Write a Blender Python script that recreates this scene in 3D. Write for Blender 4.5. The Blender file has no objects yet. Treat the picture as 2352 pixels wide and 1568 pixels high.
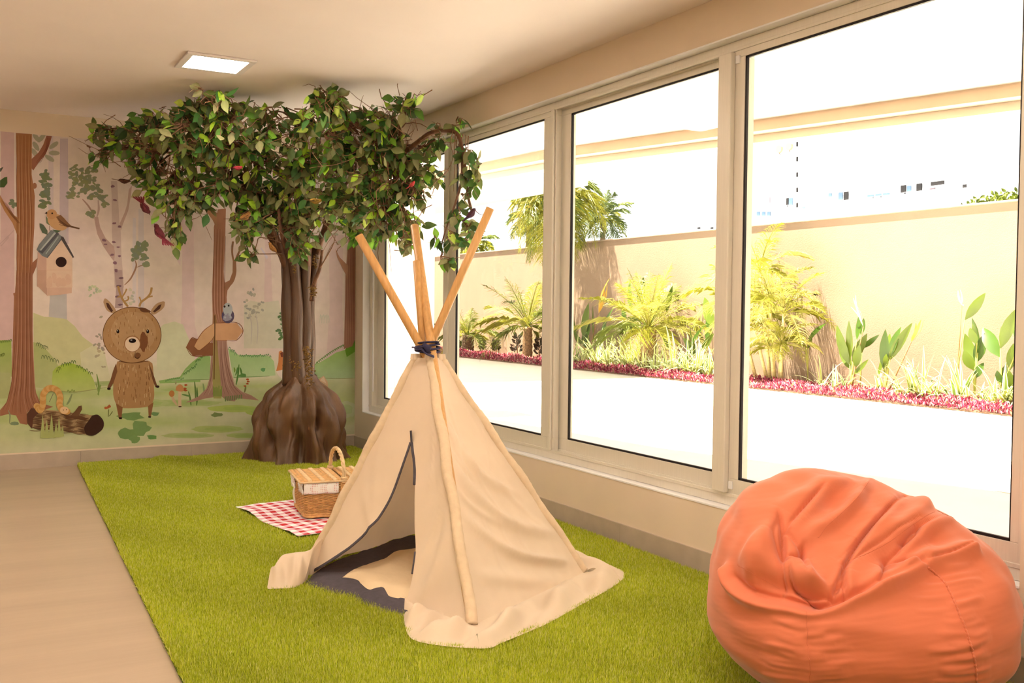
import bpy, bmesh, math, random
import numpy as np
from mathutils import Vector, Matrix, noise as mnoise
random.seed(7); RNG=np.random.default_rng(11)
PI=math.pi
SC=bpy.context.scene
COL=SC.collection

# ------------------------------------------------------------------ camera, sky, sun, exposure
YAW,PITCH,ROLL,FPX,CZ=.5129,-.0328,.0103,2264.9,1.35
_cy,_sy=math.cos(YAW),math.sin(YAW)
_fw=np.array([_sy*math.cos(PITCH),_cy*math.cos(PITCH),math.sin(PITCH)])
_ri=np.array([_cy,-_sy,0.]); _up=np.cross(_ri,_fw)
RC=np.array([math.cos(ROLL)*_ri+math.sin(ROLL)*_up,-math.sin(ROLL)*_ri+math.cos(ROLL)*_up,_fw])
CAM=np.array([0,0,CZ])
cd=bpy.data.cameras.new('camera'); co=bpy.data.objects.new('camera',cd); COL.objects.link(co)
cd.sensor_width=36; cd.sensor_fit='HORIZONTAL'; cd.lens=FPX/2352*36; cd.clip_start=.05; cd.clip_end=500
M=Matrix([[RC[0][i],RC[1][i],-RC[2][i]] for i in range(3)]).to_4x4(); M.translation=Vector(CAM); co.matrix_world=M
SC.camera=co
SC.view_settings.view_transform='Standard'; SC.view_settings.look='None'
SC.view_settings.gamma=1; SC.view_settings.use_curve_mapping=False
SC.view_settings.exposure=0.95

W=bpy.data.worlds.new('world'); SC.world=W; W.use_nodes=True
wn=W.node_tree.nodes; wl=W.node_tree.links; wn.clear()
wo=wn.new('ShaderNodeOutputWorld'); wb=wn.new('ShaderNodeBackground')
wt=wn.new('ShaderNodeTexCoord'); ws=wn.new('ShaderNodeSeparateXYZ'); wr=wn.new('ShaderNodeValToRGB')
wl.new(wt.outputs['Generated'],ws.inputs[0]); wl.new(ws.outputs['Z'],wr.inputs[0]); wl.new(wr.outputs[0],wb.inputs[0]); wl.new(wb.outputs[0],wo.inputs[0])
wr.color_ramp.elements[0].position=.10; wr.color_ramp.elements[0].color=(1,1,.99,1)
wr.color_ramp.elements[1].position=.22; wr.color_ramp.elements[1].color=(.42,.44,.52,1)
wb.inputs[1].default_value=1.15

sd=bpy.data.lights.new('sun','SUN'); so=bpy.data.objects.new('sun',sd); COL.objects.link(so)
sd.energy=26; sd.color=(1,.89,.74); sd.angle=math.radians(.6)
so.rotation_euler=Vector((.21,-.24,-1.0)).to_track_quat('-Z','Y').to_euler()
so.location=(0,0,12)
LAMP=46.0          # strength of the ceiling panels

# ------------------------------------------------------------------ helpers
def lin(c):
    return tuple((x/255/12.92 if x<=10 else ((x/255+.055)/1.055)**2.4) for x in c)
def A(r,g,b,k=1.):          # pigment for a colour seen under the warm light of the room
    l=lin((r,g,b)); w=lin((240,216,190))
    return tuple(min(.9,l[i]*.80/w[i]*k) for i in range(3))
def ray(x,y): return np.array([(x-1176)/FPX,-(y-784)/FPX,1.])@RC
def gz(x,y,z=0.): d=ray(x,y); return CAM+(z-CZ)/d[2]*d
def gx(x,y,X): d=ray(x,y); return CAM+X/d[0]*d
def gy(x,y,Y): d=ray(x,y); return CAM+Y/d[1]*d
def gd(x,y,dep): d=ray(x,y); return CAM+d*dep
def proj(P):
    c=(np.atleast_2d(P)-CAM)@RC.T
    return np.stack([1176+FPX*c[:,0]/c[:,2],784-FPX*c[:,1]/c[:,2]],1)

def newmat(name,col=(.8,.8,.8),rough=.6,metal=0.,noise=None,bump=None,attr=None,spec=.3,emit=None,trans=0.,sheen=0.,coat=0.):
    """noise=(scale,amount,stretch) value variation; bump=(scale,strength,stretch)"""
    m=bpy.data.materials.new(name); m.use_nodes=True; n=m.node_tree.nodes; l=m.node_tree.links
    b=n['Principled BSDF']; out=n['Material Output']
    b.inputs['Base Color'].default_value=(*col,1); b.inputs['Roughness'].default_value=rough; b.inputs['Metallic'].default_value=metal
    b.inputs['Specular IOR Level'].default_value=spec
    if sheen: b.inputs['Sheen Weight'].default_value=sheen
    if coat: b.inputs['Coat Weight'].default_value=coat
    src=None
    tc=n.new('ShaderNodeTexCoord')
    def tex(scale,stretch,det=4):
        mp=n.new('ShaderNodeMapping'); l.new(tc.outputs['Object'],mp.inputs[0]); mp.inputs['Scale'].default_value=stretch
        t=n.new('ShaderNodeTexNoise'); t.inputs['Scale'].default_value=scale; t.inputs['Detail'].default_value=det
        l.new(mp.outputs[0],t.inputs['Vector']); return t
    if attr:
        a=n.new('ShaderNodeVertexColor'); a.layer_name=attr; src=a.outputs['Color']
    if noise:
        t=tex(noise[0],noise[2] if len(noise)>2 else (1,1,1))
        mr=n.new('ShaderNodeMapRange'); l.new(t.outputs['Fac'],mr.inputs['Value'])
        mr.inputs['From Min'].default_value=.3; mr.inputs['From Max'].default_value=.7
        mr.inputs['To Min'].default_value=1-noise[1]; mr.inputs['To Max'].default_value=1+noise[1]
        mx=n.new('ShaderNodeMix'); mx.data_type='RGBA'; mx.blend_type='MULTIPLY'; mx.inputs['Factor'].default_value=1
        if src: l.new(src,mx.inputs['A'])
        else: mx.inputs['A'].default_value=(*col,1)
        cb=n.new('ShaderNodeCombineXYZ')
        for i in range(3): l.new(mr.outputs[0],cb.inputs[i])
        l.new(cb.outputs[0],mx.inputs['B']); src=mx.outputs['Result']
    if src: l.new(src,b.inputs['Base Color'])
    if bump:
        t=tex(bump[0],bump[2] if len(bump)>2 else (1,1,1),6)
        bp=n.new('ShaderNodeBump'); bp.inputs['Strength'].default_value=bump[1]; bp.inputs['Distance'].default_value=bump[3] if len(bump)>3 else .01
        l.new(t.outputs['Fac'],bp.inputs['Height']); l.new(bp.outputs[0],b.inputs['Normal'])
    if emit:
        b.inputs['Emission Color'].default_value=(*emit[0],1); b.inputs['Emission Strength'].default_value=emit[1]
    if trans:
        tr=n.new('ShaderNodeBsdfTranslucent'); ms=n.new('ShaderNodeMixShader'); ms.inputs[0].default_value=trans
        if src: l.new(src,tr.inputs['Color'])
        else: tr.inputs['Color'].default_value=(*col,1)
        l.new(b.outputs[0],ms.inputs[1]); l.new(tr.outputs[0],ms.inputs[2]); l.new(ms.outputs[0],out.inputs['Surface'])
    return m

def link(name,me,parent=None):
    o=bpy.data.objects.new(name,me); COL.objects.link(o)
    if parent: o.parent=parent
    return o
def tag(o,label=None,cat=None,group=None,kind=None):
    if label: o['label']=label
    if cat: o['category']=cat
    if group: o['group']=group
    if kind: o['kind']=kind
    return o
def empty(name,loc=(0,0,0),rz=0):
    o=bpy.data.objects.new(name,None); COL.objects.link(o); o.location=loc; o.rotation_euler=(0,0,rz); o.empty_display_size=.1
    return o
class MB:
    """collects vertices and faces of one mesh"""
    def __init__(s): s.v=[];s.f=[];s.c=[];s.fm=[]
    def add(s,v,f,col=None,mi=0):
        k=len(s.v); s.v+= [tuple(p) for p in v]; s.f+=[tuple(i+k for i in q) for q in f]; s.fm+=[mi]*len(f)
        if col is not None: s.c+= [(*col,1)]*len(v) if not hasattr(col[0],'__len__') else [(*c,1) for c in col]
    def box(s,a,b,col=None,mi=0):
        x0,y0,z0=a;x1,y1,z1=b
        s.add([(x0,y0,z0),(x1,y0,z0),(x1,y1,z0),(x0,y1,z0),(x0,y0,z1),(x1,y0,z1),(x1,y1,z1),(x0,y1,z1)],
              [(0,3,2,1),(4,5,6,7),(0,1,5,4),(1,2,6,5),(2,3,7,6),(3,0,4,7)],col,mi)
    def tube(s,pts,r,n=8,col=None,cap=True,mi=0,flat=1.):
        pts=[np.array(p,float) for p in pts]; N=len(pts)
        rs=r if hasattr(r,'__len__') else [r]*N
        V=[];nrm=None
        for i,p in enumerate(pts):
            t=pts[min(i+1,N-1)]-pts[max(i-1,0)]; t=t/(np.linalg.norm(t)+1e-12)
            if nrm is None:
                a=np.array([0,0,1.]) if abs(t[2])<.9 else np.array([1.,0,0]); nrm=np.cross(t,a)
            nrm=nrm-t*np.dot(nrm,t); nrm/=np.linalg.norm(nrm)+1e-12; bi=np.cross(t,nrm)
            for k in range(n):
                a=2*PI*k/n; V.append(p+rs[i]*(math.cos(a)*nrm+flat*math.sin(a)*bi))
        Fs=[(i*n+k,i*n+(k+1)%n,(i+1)*n+(k+1)%n,(i+1)*n+k) for i in range(N-1) for k in range(n)]
        if cap: Fs+=[tuple(range(n))[::-1],tuple((N-1)*n+k for k in range(n))]
        s.add(V,Fs,col,mi)
    def grid(s,P,col=None,mi=0,wrap=False):
        P=np.asarray(P,float); a,b=P.shape[:2]
        Fs=[(i*b+j,i*b+(j+1)%b,(i+1)*b+(j+1)%b,(i+1)*b+j) for i in range(a-1) for j in range(b if wrap else b-1)]
        s.add(P.reshape(-1,3).tolist(),Fs,col,mi)
    def build(s,name,mats,parent=None,smooth=False,bevel=0,solid=0):
        me=bpy.data.meshes.new(name); me.from_pydata(s.v,[],s.f)
        if not isinstance(mats,(list,tuple)): mats=[mats]
        for m in mats: me.materials.append(m)
        if len(mats)>1: me.polygons.foreach_set('material_index',s.fm)
        if s.c:
            ca=me.color_attributes.new('Col','FLOAT_COLOR','POINT'); ca.data.foreach_set('color',np.array(s.c,'f').ravel())
        if smooth: me.polygons.foreach_set('use_smooth',[True]*len(me.polygons))
        me.update()
        o=link(name,me,parent)
        if bevel:
            b=o.modifiers.new('bevel','BEVEL'); b.width=bevel; b.segments=2; b.limit_method='ANGLE'
        if solid:
            b=o.modifiers.new('solid','SOLIDIFY'); b.thickness=solid; b.offset=0
        return o
def fastmesh(name,V,Fq,mats,parent=None,cols=None,smooth=False):
    """V (n,3); Fq (m,k) with k vertices per face"""
    me=bpy.data.meshes.new(name); k=Fq.shape[1]
    me.vertices.add(len(V)); me.vertices.foreach_set('co',V.astype('f').ravel())
    me.loops.add(Fq.size); me.loops.foreach_set('vertex_index',Fq.astype('i').ravel())
    me.polygons.add(len(Fq)); me.polygons.foreach_set('loop_start',(np.arange(len(Fq))*k).astype('i'))
    me.polygons.foreach_set('loop_total',np.full(len(Fq),k,'i'))
    if smooth: me.polygons.foreach_set('use_smooth',np.ones(len(Fq),bool))
    for m in (mats if isinstance(mats,(list,tuple)) else [mats]): me.materials.append(m)
    if cols is not None:
        ca=me.color_attributes.new('Col','FLOAT_COLOR','POINT'); c=np.ones((len(V),4),'f'); c[:,:3]=cols; ca.data.foreach_set('color',c.ravel())
    me.update(calc_edges=True); return link(name,me,parent)
def struct(o): o['kind']='structure'; return o
def fbm(P,sc,seed=0.,oct=3):
    P=np.atleast_2d(P); out=np.empty(len(P))
    for i,p in enumerate(P):
        out[i]=mnoise.fractal(Vector((p[0]*sc+seed,p[1]*sc+seed*1.7,p[2]*sc-seed)),1.0,2.0,oct)
    return out
def sins(P,sc,seed,n=7):      # cheap smooth noise for dense meshes
    r=np.random.default_rng(seed); o=np.zeros(len(P))
    for i in range(n):
        k=r.normal(size=3)*sc*(1+.5*i/n); o+=np.sin(P@k+r.uniform(0,6.28))
    return o/math.sqrt(n)
def smooth_poly(pts,n=8):
    pts=np.array(pts,float); P=np.vstack([2*pts[0]-pts[1],pts,2*pts[-1]-pts[-2]]); out=[]
    for i in range(1,len(P)-2):
        for k in range(n):
            t=k/n; out.append(.5*((2*P[i])+(-P[i-1]+P[i+1])*t+(2*P[i-1]-5*P[i]+4*P[i+1]-P[i+2])*t*t+(-P[i-1]+3*P[i]-3*P[i+1]+P[i+2])*t**3))
    out.append(P[-2]); return np.array(out)

# room dimensions
WX,WY,H=3.328,8.977,2.915
Y0,Y1,Z0,Z1=2.167,8.765,.367,2.698      # window opening
XL,YB=-3.6,-2.6

# ------------------------------------------------------------------ materials
m_ceil=newmat('ceiling_paint',A(250,214,186),.75,noise=(2,.02),bump=(350,.05,(1,1,1),.002))
m_wall=newmat('wall_paint',A(230,192,152),.7,noise=(3,.02),bump=(300,.08,(1,1,1),.002))
m_base=newmat('stone_tile',A(186,154,122),.45,noise=(9,.07),bump=(60,.05))
m_alu=newmat('champagne_metal',A(230,202,168),.38,metal=.15,noise=(120,.03,(1,1,.05)),spec=.5)
m_gask=newmat('black_gasket',(.012,.009,.012),.5)
m_sill=newmat('sill_paint',A(244,220,196),.5)

# ------------------------------------------------------------------ room shell
b=MB(); b.box((XL,YB,-.15),(WX+.25,WY+.2,0)); 
m_floor=newmat('beige_stone_floor',A(186,150,114),.35,noise=(2.2,.09,(.35,2.2,1)),bump=(5,.25,(.5,5,1),.004),spec=.35)
struct(b.build('floor',m_floor))
b=MB(); b.box((XL,YB,H),(WX+.25,WY+.2,H+.2)); struct(b.build('ceiling',m_ceil))
b=MB(); b.box((XL-.2,WY,0),(WX+.25,WY+.2,H)); struct(b.build('wall_back',m_wall))
b=MB()
T=.22
b.box((WX,YB,0),(WX+T,WY,Z0)); b.box((WX,YB,Z1),(WX+T,WY,H)); b.box((WX,YB,Z0),(WX+T,Y0,Z1)); b.box((WX,Y1,Z0),(WX+T,WY,Z1))
struct(b.build('wall_right',m_wall))
b=MB(); b.box((XL-.2,YB,0),(XL,WY,H)); struct(b.build('wall_left',m_wall))
b=MB(); b.box((XL-.2,YB-.2,0),(WX+.25,YB,H)); struct(b.build('wall_front',m_wall))
b=MB()
x=XL
while x<WX-.012:
    x1=min(x+.9,WX-.012); b.box((x+.001,WY-.012,0),(x1-.001,WY,.122)); x=x1
struct(b.build('baseboard_back',m_base))
b=MB(); y=YB
while y<WY-.012:
    y1=min(y+.9,WY-.012); b.box((WX-.012,y+.001,0),(WX,y1-.001,.122)); y=y1
struct(b.build('baseboard_right',m_base))
# sill and reveal lining
b=MB(); b.box((WX-.004,Y0,Z0-.004),(WX+T,Y1,Z0+.004)); b.box((WX-.004,Y1-.002,Z0),(WX+T,Y1+.004,Z1)); b.box((WX-.004,Y0,Z1-.004),(WX+T,Y1,Z1+.004))
struct(b.build('trim_1',m_sill))

# ------------------------------------------------------------------ window
win=empty('window_1',(0,0,0)); struct(win)
fx0,fx1=WX+.06,WX+.16
b=MB(); e=.005
b.box((fx0,Y0+e,Z0+e),(fx1,Y1-e,Z0+.055)); b.box((fx0,Y0+e,Z1-.045),(fx1,Y1-e,Z1-e))
b.box((fx0,Y0+e,Z0+.055),(fx1,Y0+.05,Z1-.045)); b.box((fx0,Y1-.075,Z0+.055),(fx1,Y1-e,Z1-.045))
for xx in (fx0-.004,fx0+.048): b.box((xx,Y0+e,Z0+.05),(xx+.006,Y1-e,Z0+.068)); b.box((xx,Y0+e,Z1-.056),(xx+.006,Y1-e,Z1-.04))
b.build('window_frame',m_alu,win,bevel=.002)
mg=bpy.data.materials.new('window_glass'); mg.use_nodes=True; n=mg.node_tree.nodes; l=mg.node_tree.links
n.remove(n['Principled BSDF']); tr=n.new('ShaderNodeBsdfTransparent'); gl=n.new('ShaderNodeBsdfGlossy'); lw=n.new('ShaderNodeLayerWeight'); fr=n.new('ShaderNodeMath'); ms=n.new('ShaderNodeMixShader')
tr.inputs[0].default_value=(.97,.985,.97,1); gl.inputs['Roughness'].default_value=.0; lw.inputs[0].default_value=.5; fr.operation='MULTIPLY_ADD'; pw=n.new('ShaderNodeMath'); pw.operation='POWER'; pw.inputs[1].default_value=5; l.new(lw.outputs['Facing'],pw.inputs[0]); l.new(pw.outputs[0],fr.inputs[0]); fr.inputs[1].default_value=.7; fr.inputs[2].default_value=.015
l.new(fr.outputs[0],ms.inputs[0]); l.new(tr.outputs[0],ms.inputs[1]); l.new(gl.outputs[0],ms.inputs[2]); l.new(ms.outputs[0],n['Material Output'].inputs[0])
GZ0,GZ1=.509,2.608
#            glass y-near, y-far, stile near width, stile far width, track
sashes=[(7.26,8.53,.20,.155,1),(5.615,6.93,.155,.2,0),(3.905,5.37,.165,.14,1),(2.25,3.71,.07,.075,0)]
for (g0,g1,wn_,wf,tr_) in sashes:
    xs=fx0+.002+.052*tr_; xe=xs+.040
    b=MB(); y0,y1=g0-wn_,g1+wf
    b.box((xs,y0,Z0+.058),(xe,y1,GZ0)); b.box((xs,y0,GZ1),(xe,y1,Z1-.047))
    b.box((xs,y0,GZ0),(xe,g0,GZ1)); b.box((xs,g1,GZ0),(xe,y1,GZ1))
    s=b.build('sash',m_alu,win,bevel=.0025)
    b=MB(); b.box((xs+.018,g0-.004,GZ0-.004),(xs+.024,g1+.004,GZ1+.004)); b.build('pane',mg,s)
    b=MB(); q=.011
    b.box((xs+.004,g0,GZ0),(xs+.017,g1,GZ0+q)); b.box((xs+.004,g0,GZ1-q),(xs+.017,g1,GZ1)); b.box((xs+.004,g1-q,GZ0),(xs+.017,g1,GZ1)); b.box((xs+.004,g0,GZ0),(xs+.017,g0+q*.6,GZ1))
    b.build('gasket',m_gask,s)
# protruding interlock profiles between the sashes and end caps
b=MB(); b.box((WX+.028,3.775,Z0+.07),(WX+.062,3.868,Z1-.06)); b.build('interlock_profile',m_alu,win,bevel=.006)
b=MB(); b.box((WX+.045,5.475,Z0+.06),(WX+.062,5.505,Z1-.05)); b.build('interlock_profile',m_alu,win,bevel=.004)
b=MB(); b.box((WX+.045,7.04,Z0+.06),(WX+.062,7.10,Z1-.05)); b.build('interlock_profile',m_alu,win,bevel=.004)
b=MB()
for z in (Z0+.09,Z1-.12):
    b.box((WX+.052,3.742,z),(WX+.062,3.770,z+.04))
b.build('roller_cap',m_sill,win,bevel=.003)
b=MB(); b.box((WX+.054,8.645,Z0+.20),(WX+.061,8.668,1.9)); b.build('lock_strip',m_sill,win)

# ------------------------------------------------------------------ ceiling lamps (the one in view; the others unseen, added to brighten the room)
m_lampf=newmat('lamp_trim',A(235,205,180),.5)
m_lamp=newmat('lamp_diffuser',(.9,.9,.88),.5,emit=((1,.83,.66),LAMP))
def lamp(cx,cy,label):
    t=empty('ceiling_lamp',(cx,cy,H)); tag(t,label,'ceiling lamp')
    b=MB(); w,g=.215,.172
    b.box((-w,-w,-.014),(w,-g,-.001)); b.box((-w,g,-.014),(w,w,-.001)); b.box((-w,-g,-.014),(-g,g,-.001)); b.box((g,-g,-.014),(w,g,-.001))
    b.build('lamp_frame',m_lampf,t,bevel=.003)
    b=MB(); b.box((-g,-g,-.010),(g,g,-.004)); b.build('lamp_diffuser',m_lamp,t,bevel=.002)
lamp(1.463,6.53,'square recessed ceiling lamp glowing white above the tree')
for x,y,lab in [(1.46,3.1,'first lamp behind the one above the tree'),(1.46,1.3,'second lamp behind the one above the tree'),(1.46,-.6,'third lamp behind the one above the tree'),(1.46,-2.,'last of the row beside the windows'),
 (-1.7,6.5,'far end of the row away from the windows'),(-1.7,4.4,'second lamp of the row away from the windows'),(-1.7,2.4,'middle lamp of the row away from the windows'),(-1.7,.4,'fourth lamp of the row away from the windows'),(-1.7,-1.8,'near end of the row away from the windows')]:
    lamp(x,y,'added unseen ceiling lamp brightening the room, '+lab)
from mathutils.geometry import tessellate_polygon
# ------------------------------------------------------------------ the painted mural (flat, on the back wall)
m_mur=newmat('mural_print',(.8,.7,.6),.8,attr='Col',noise=(14,.05,(1,1,1)),bump=(400,.1,(1,1,1),.002),spec=.1)
def z1(*p): return [(x/4.126,280+y/4.126) for x,y in p]
def z2(*p): return [(x/3.267,620+y/3.267) for x,y in p]
def z3(*p): return [(380+x/2.45,440+y/2.45) for x,y in p]
def z4(*p): return [(380+x/4.354,600+y/4.354) for x,y in p]
mur=MB(); _lay=[0]
MX0,MX1,MZ0,MZ1=-2.2,WX-.002,.135,2.735
_items=[]
def mp(pts,layer):
    return [(lambda q:(q[0],WY-.002,q[2]))(gy(x,y,WY)) for x,y in pts]
def put(v,f,c,layer): _items.append((layer,len(_items),v,f,c))
def stack():      # every printed shape goes just above the shapes it overlaps
    box=[];lev=[]
    for la,k,v,f,c in sorted(_items,key=lambda q:(q[0],q[1])):
        xs=[p[0] for p in v];zs=[p[2] for p in v]; q=(min(xs),max(xs),min(zs),max(zs)); L=1
        if box:
            Bx=np.array(box); m=(Bx[:,0]<=q[1])&(Bx[:,1]>=q[0])&(Bx[:,2]<=q[3])&(Bx[:,3]>=q[2])
            if m.any(): L=1+int(np.array(lev)[m].max())
        box.append(q); lev.append(L); mur.add([(p[0],WY-.002-.00012*L,p[2]) for p in v],f,c)
    return max(lev)
def clampz(v): return [(min(max(x,MX0),MX1),y,min(max(z,MZ0),MZ1)) for x,y,z in v]
# ground wash of the print: mist above, meadow below (pigment, not light)
nx,nz=150,70; V=[];Cc=[]
cream=np.array(A(222,190,160)); pink=np.array(A(220,184,160)); mead=np.array(A(176,172,104)); low=np.array(A(206,184,138)); hill=np.array(A(205,188,140))
for j in range(nz):
    for i in range(nx):
        x=MX0+(MX1-MX0)*i/(nx-1); z=MZ0+(MZ1-MZ0)*j/(nz-1)
        n1=mnoise.fractal(Vector((x*1.3,z*2.2,3)),1,2,4); n2=mnoise.fractal(Vector((x*.8,z*7,9)),1,2,3)
        c=cream*(1-.5*0)+(pink-cream)*max(0,min(1,.5+n1))
        hm=max(0,min(1,(.92+.1*n1-z)/.12)); c=c+(hill-c)*hm*.75
        gm=max(0,min(1,(.70+.03*n1-z)/.06)); c=c+(mead-c)*gm*max(0,min(1,.8+.7*n2))
        lm=max(0,min(1,(.30+.06*n1-z)/.14)); c=c+(low-c)*lm*max(.2,min(1,.65+.9*n2))
        V.append((x,WY-.002,z)); Cc.append(tuple(c))
mur.add(V,[(j*nx+i,j*nx+i+1,(j+1)*nx+i+1,(j+1)*nx+i) for j in range(nz-1) for i in range(nx-1)],Cc)
def poly(pts,c,layer=1,k=1.,sm=0,jit=.0,c2=None):
    """filled outline; c2 = second pigment towards the lower edge"""
    if sm: 
        P=list(pts)+[pts[0]]; pts=[tuple(q) for q in smooth_poly(P,sm)[:-1]]
    if layer<=2: pts=[(x-150,y) if x<=.01 else (x,y) for x,y in pts]
    v=clampz(mp(pts,layer))
    vv=v; ff=[tuple(t) for t in tessellate_polygon([[Vector((p[0],p[2],0)) for p in v]])]
    if not ff: return
    nn=[]
    for t in ff:
        a_,b_,c_=[vv[i] for i in t]; cr_=(b_[0]-a_[0])*(c_[2]-a_[2])-(b_[2]-a_[2])*(c_[0]-a_[0])
        if abs(cr_)>1e-9: nn.append(t if cr_>0 else t[::-1])
    ff=nn
    col=np.array(A(*c))*k; zs=[p[2] for p in vv]; zmn,zmx=min(zs),max(zs)+1e-6
    if c2 is not None:
        d=np.array(A(*c2))*k; cols=[tuple(col+(d-col)*(1-(p[2]-zmn)/(zmx-zmn))) for p in vv]
    else: cols=[tuple(col)]*len(vv)
    put(vv,ff,cols,layer)
def stroke(pts,w,c,layer=3,n=5,taper=True):
    P=smooth_poly(pts,n) if len(pts)>2 else np.array(pts,float)
    L=len(P);a=[];bq=[]
    for i in range(L):
        t=P[min(i+1,L-1)]-P[max(i-1,0)]; t=t/(np.hypot(*t)+1e-9); nn=np.array([-t[1],t[0]])
        ww=(w if not hasattr(w,'__len__') else w[0]+(w[1]-w[0])*i/(L-1))*.5*(1 if not taper else (.35+.65*math.sin(PI*min(1,max(0,(i+.5)/L)))))
        a.append(P[i]+nn*ww); bq.append(P[i]-nn*ww)
    v=clampz(mp(a,layer))+clampz(mp(bq,layer))
    put(v,[(i,i+1,L+i+1,L+i) for i in range(L-1)],[tuple(A(*c))]*len(v),layer)
def blob(cx,cy,rx,ry,c,layer=2,n=14,j=.0,rot=0.,c2=None):
    ca,sa=math.cos(rot),math.sin(rot);P=[]
    for i in range(n):
        a=2*PI*i/n; r=1+(RNG.uniform(-j,j) if j else 0); x,y=rx*r*math.cos(a),ry*r*math.sin(a)
        P.append((cx+x*ca-y*sa,cy+x*sa+y*ca))
    poly(P,c,layer,c2=c2)
def leafs(cx,cy,R,n,c,size=(5,3),layer=2,sq=1.):
    for i in range(n):
        a=RNG.uniform(0,6.28); r=R*math.sqrt(RNG.uniform(0,1)); k=RNG.uniform(.7,1.15)
        blob(cx+r*math.cos(a),cy+r*math.sin(a)*sq,size[0]*RNG.uniform(.6,1.3),size[1]*RNG.uniform(.6,1.3),[q*k+ (1-k)*120 for q in c],layer,8,.15,RNG.uniform(-.7,.7))
# misty trunks
def mist(x0,x1,y0,y1,c,layer=1,fl=1.15):
    w=(x1-x0)/2; m=(x0+x1)/2
    poly([(x0,y0),(x1,y0),(x1+1,(y0+y1)/2),(m+w*fl,y1),(m-w*fl,y1),(x0-1,(y0+y1)/2)],c,layer)
mist(2,32,300,800,(205,160,142)); mist(138,156,318,560,(196,164,152)); mist(134,152,520,735,(192,166,150),1,1.2)
poly(z2((375,180),(495,185),(500,370),(480,365),(365,350)),(186,166,148),2)
mist(112,122,310,500,(208,176,158)); mist(318,330,480,760,(206,178,160),1); mist(305,312,500,690,(212,184,166),1)
for tr_ in ([(418,470),(444,470),(446,640),(447,745),(462,800),(500,850),(395,850),(412,790),(418,700)],[(608,500),(622,500),(622,590),(627,720),(626,800),(600,800),(606,720),(608,600)],[(755,540),(788,540),(786,700),(790,830),(748,850),(757,700)]):
    poly(tr_,(216,176,156),1)
poly(z3((0,210),(40,330),(60,380),(85,420),(85,380),(60,330),(45,210)),(216,178,158),1)
poly([(612,596),(598,570),(600,568),(616,590)],(206,180,172),1)
stroke([(385,520),(396,560),(412,600)],5,(214,178,158),1)
for q in ([(0,560),(16,545),(33,528)],[(2,565),(20,545)]): stroke(q,3,(190,150,130),1)
# far bushes
poly(z2((250,320),(330,350),(430,355),(500,370),(560,420),(620,500),(700,560),(770,640),(800,760),(850,850),(700,900),(480,900),(255,840)),(196,178,122),1)
poly(z2((600,620),(700,560),(780,600),(830,830),(700,850),(620,800)),(206,186,140),1)
poly([(360,760),(375,745),(400,738),(420,745),(430,770),(445,800),(450,850),(360,850)],(204,188,142),1)
poly([(560,700),(575,690),(600,695),(640,690),(655,760),(655,800),(560,800)],(206,184,150),1)
leafs(230,785,12,12,(170,140,110),(4,3),2,2.2); leafs(232,790,16,14,(176,150,112),(4,3),2,4)
leafs(216,670,14,14,(186,176,130),(4,3),2); leafs(300,683,14,12,(192,172,140),(4,3),2,1.3)
leafs(583,700,22,34,(176,156,128),(4,3),2,1.8)
for x in (576,590): stroke([(x,790),(x+2,750),(x-4,715)],2.5,(190,168,145),2)
leafs(645,750,10,26,(90,110,60),(4,3),3,3.2)
# bushes in front
poly(z2((0,545),(40,525),(85,530),(90,800),(0,800)),(150,160,70),2,c2=(168,160,96))
poly(z2((0,760),(80,770),(90,960),(0,990)),(170,160,100),2)
poly(z2((250,540),(300,555),(350,600),(400,660),(440,720),(470,800),(480,900),(260,880)),(166,160,92),2,c2=(180,170,110))
poly(z2((395,760),(430,725),(500,700),(560,705),(640,745),(690,800),(715,870),(700,900),(520,910),(400,880)),(158,168,56),3,sm=4,c2=(180,176,96))
poly(z2((1190,830),(1350,800),(1390,740),(1430,700),(1503,640),(1503,840),(1200,850)),(140,160,84),2)
poly(z4((60,1190),(160,1165),(200,1090),(290,1040),(320,970),(380,940),(450,950),(445,1180),(60,1200)),(142,164,88),2,c2=(166,176,112))
poly(z4((625,870),(680,900),(740,940),(800,935),(950,935),(1040,950),(1085,1000),(1100,1140),(680,1170)),(156,176,104),2,c2=(178,184,124))
poly(z3((840,970),(870,960),(920,930),(960,905),(1010,890),(1040,850),(1065,825),(1072,825),(1072,1050),(840,1060)),(140,164,56),2,c2=(178,184,128))
poly(z3((1010,890),(1050,830),(1072,822),(1072,900),(1020,930)),(104,140,44),3)
for i in range(26): # loops of leaves on bush tops
    t=i/25; x,y=z3((845+t*225,965-t*120-20*math.sin(t*3)))[0]; stroke([(x,y+3),(x+3,y-3),(x+6,y+1)],1.6,(96,126,56),4,3)
def tufts(p0,p1,n,h,c,layer=4):
    for i in range(n):
        t=i/(n-1); x=p0[0]+(p1[0]-p0[0])*t; y=p0[1]+(p1[1]-p0[1])*t+RNG.uniform(-2,2)
        stroke([(x,y+h*.4),(x+h*.25,y-h*.5),(x+h*.6,y-h*.2),(x+h*.7,y+h*.4)],1.7,c,layer,3)
tufts(*z2((0,540),(75,530)),6,6,(98,110,50)); tufts(*z2((270,560),(340,590)),6,9,(104,104,64)); tufts(*z2((310,650),(420,690)),6,9,(104,108,64))
tufts(*z2((460,710),(550,695)),6,8,(90,104,48)); tufts(*z2((570,720),(680,775)),7,7,(96,108,48)); tufts(*z2((420,760),(440,740)),3,8,(112,116,48)); tufts(*z2((0,640),(20,640)),3,7,(90,96,40))
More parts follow.
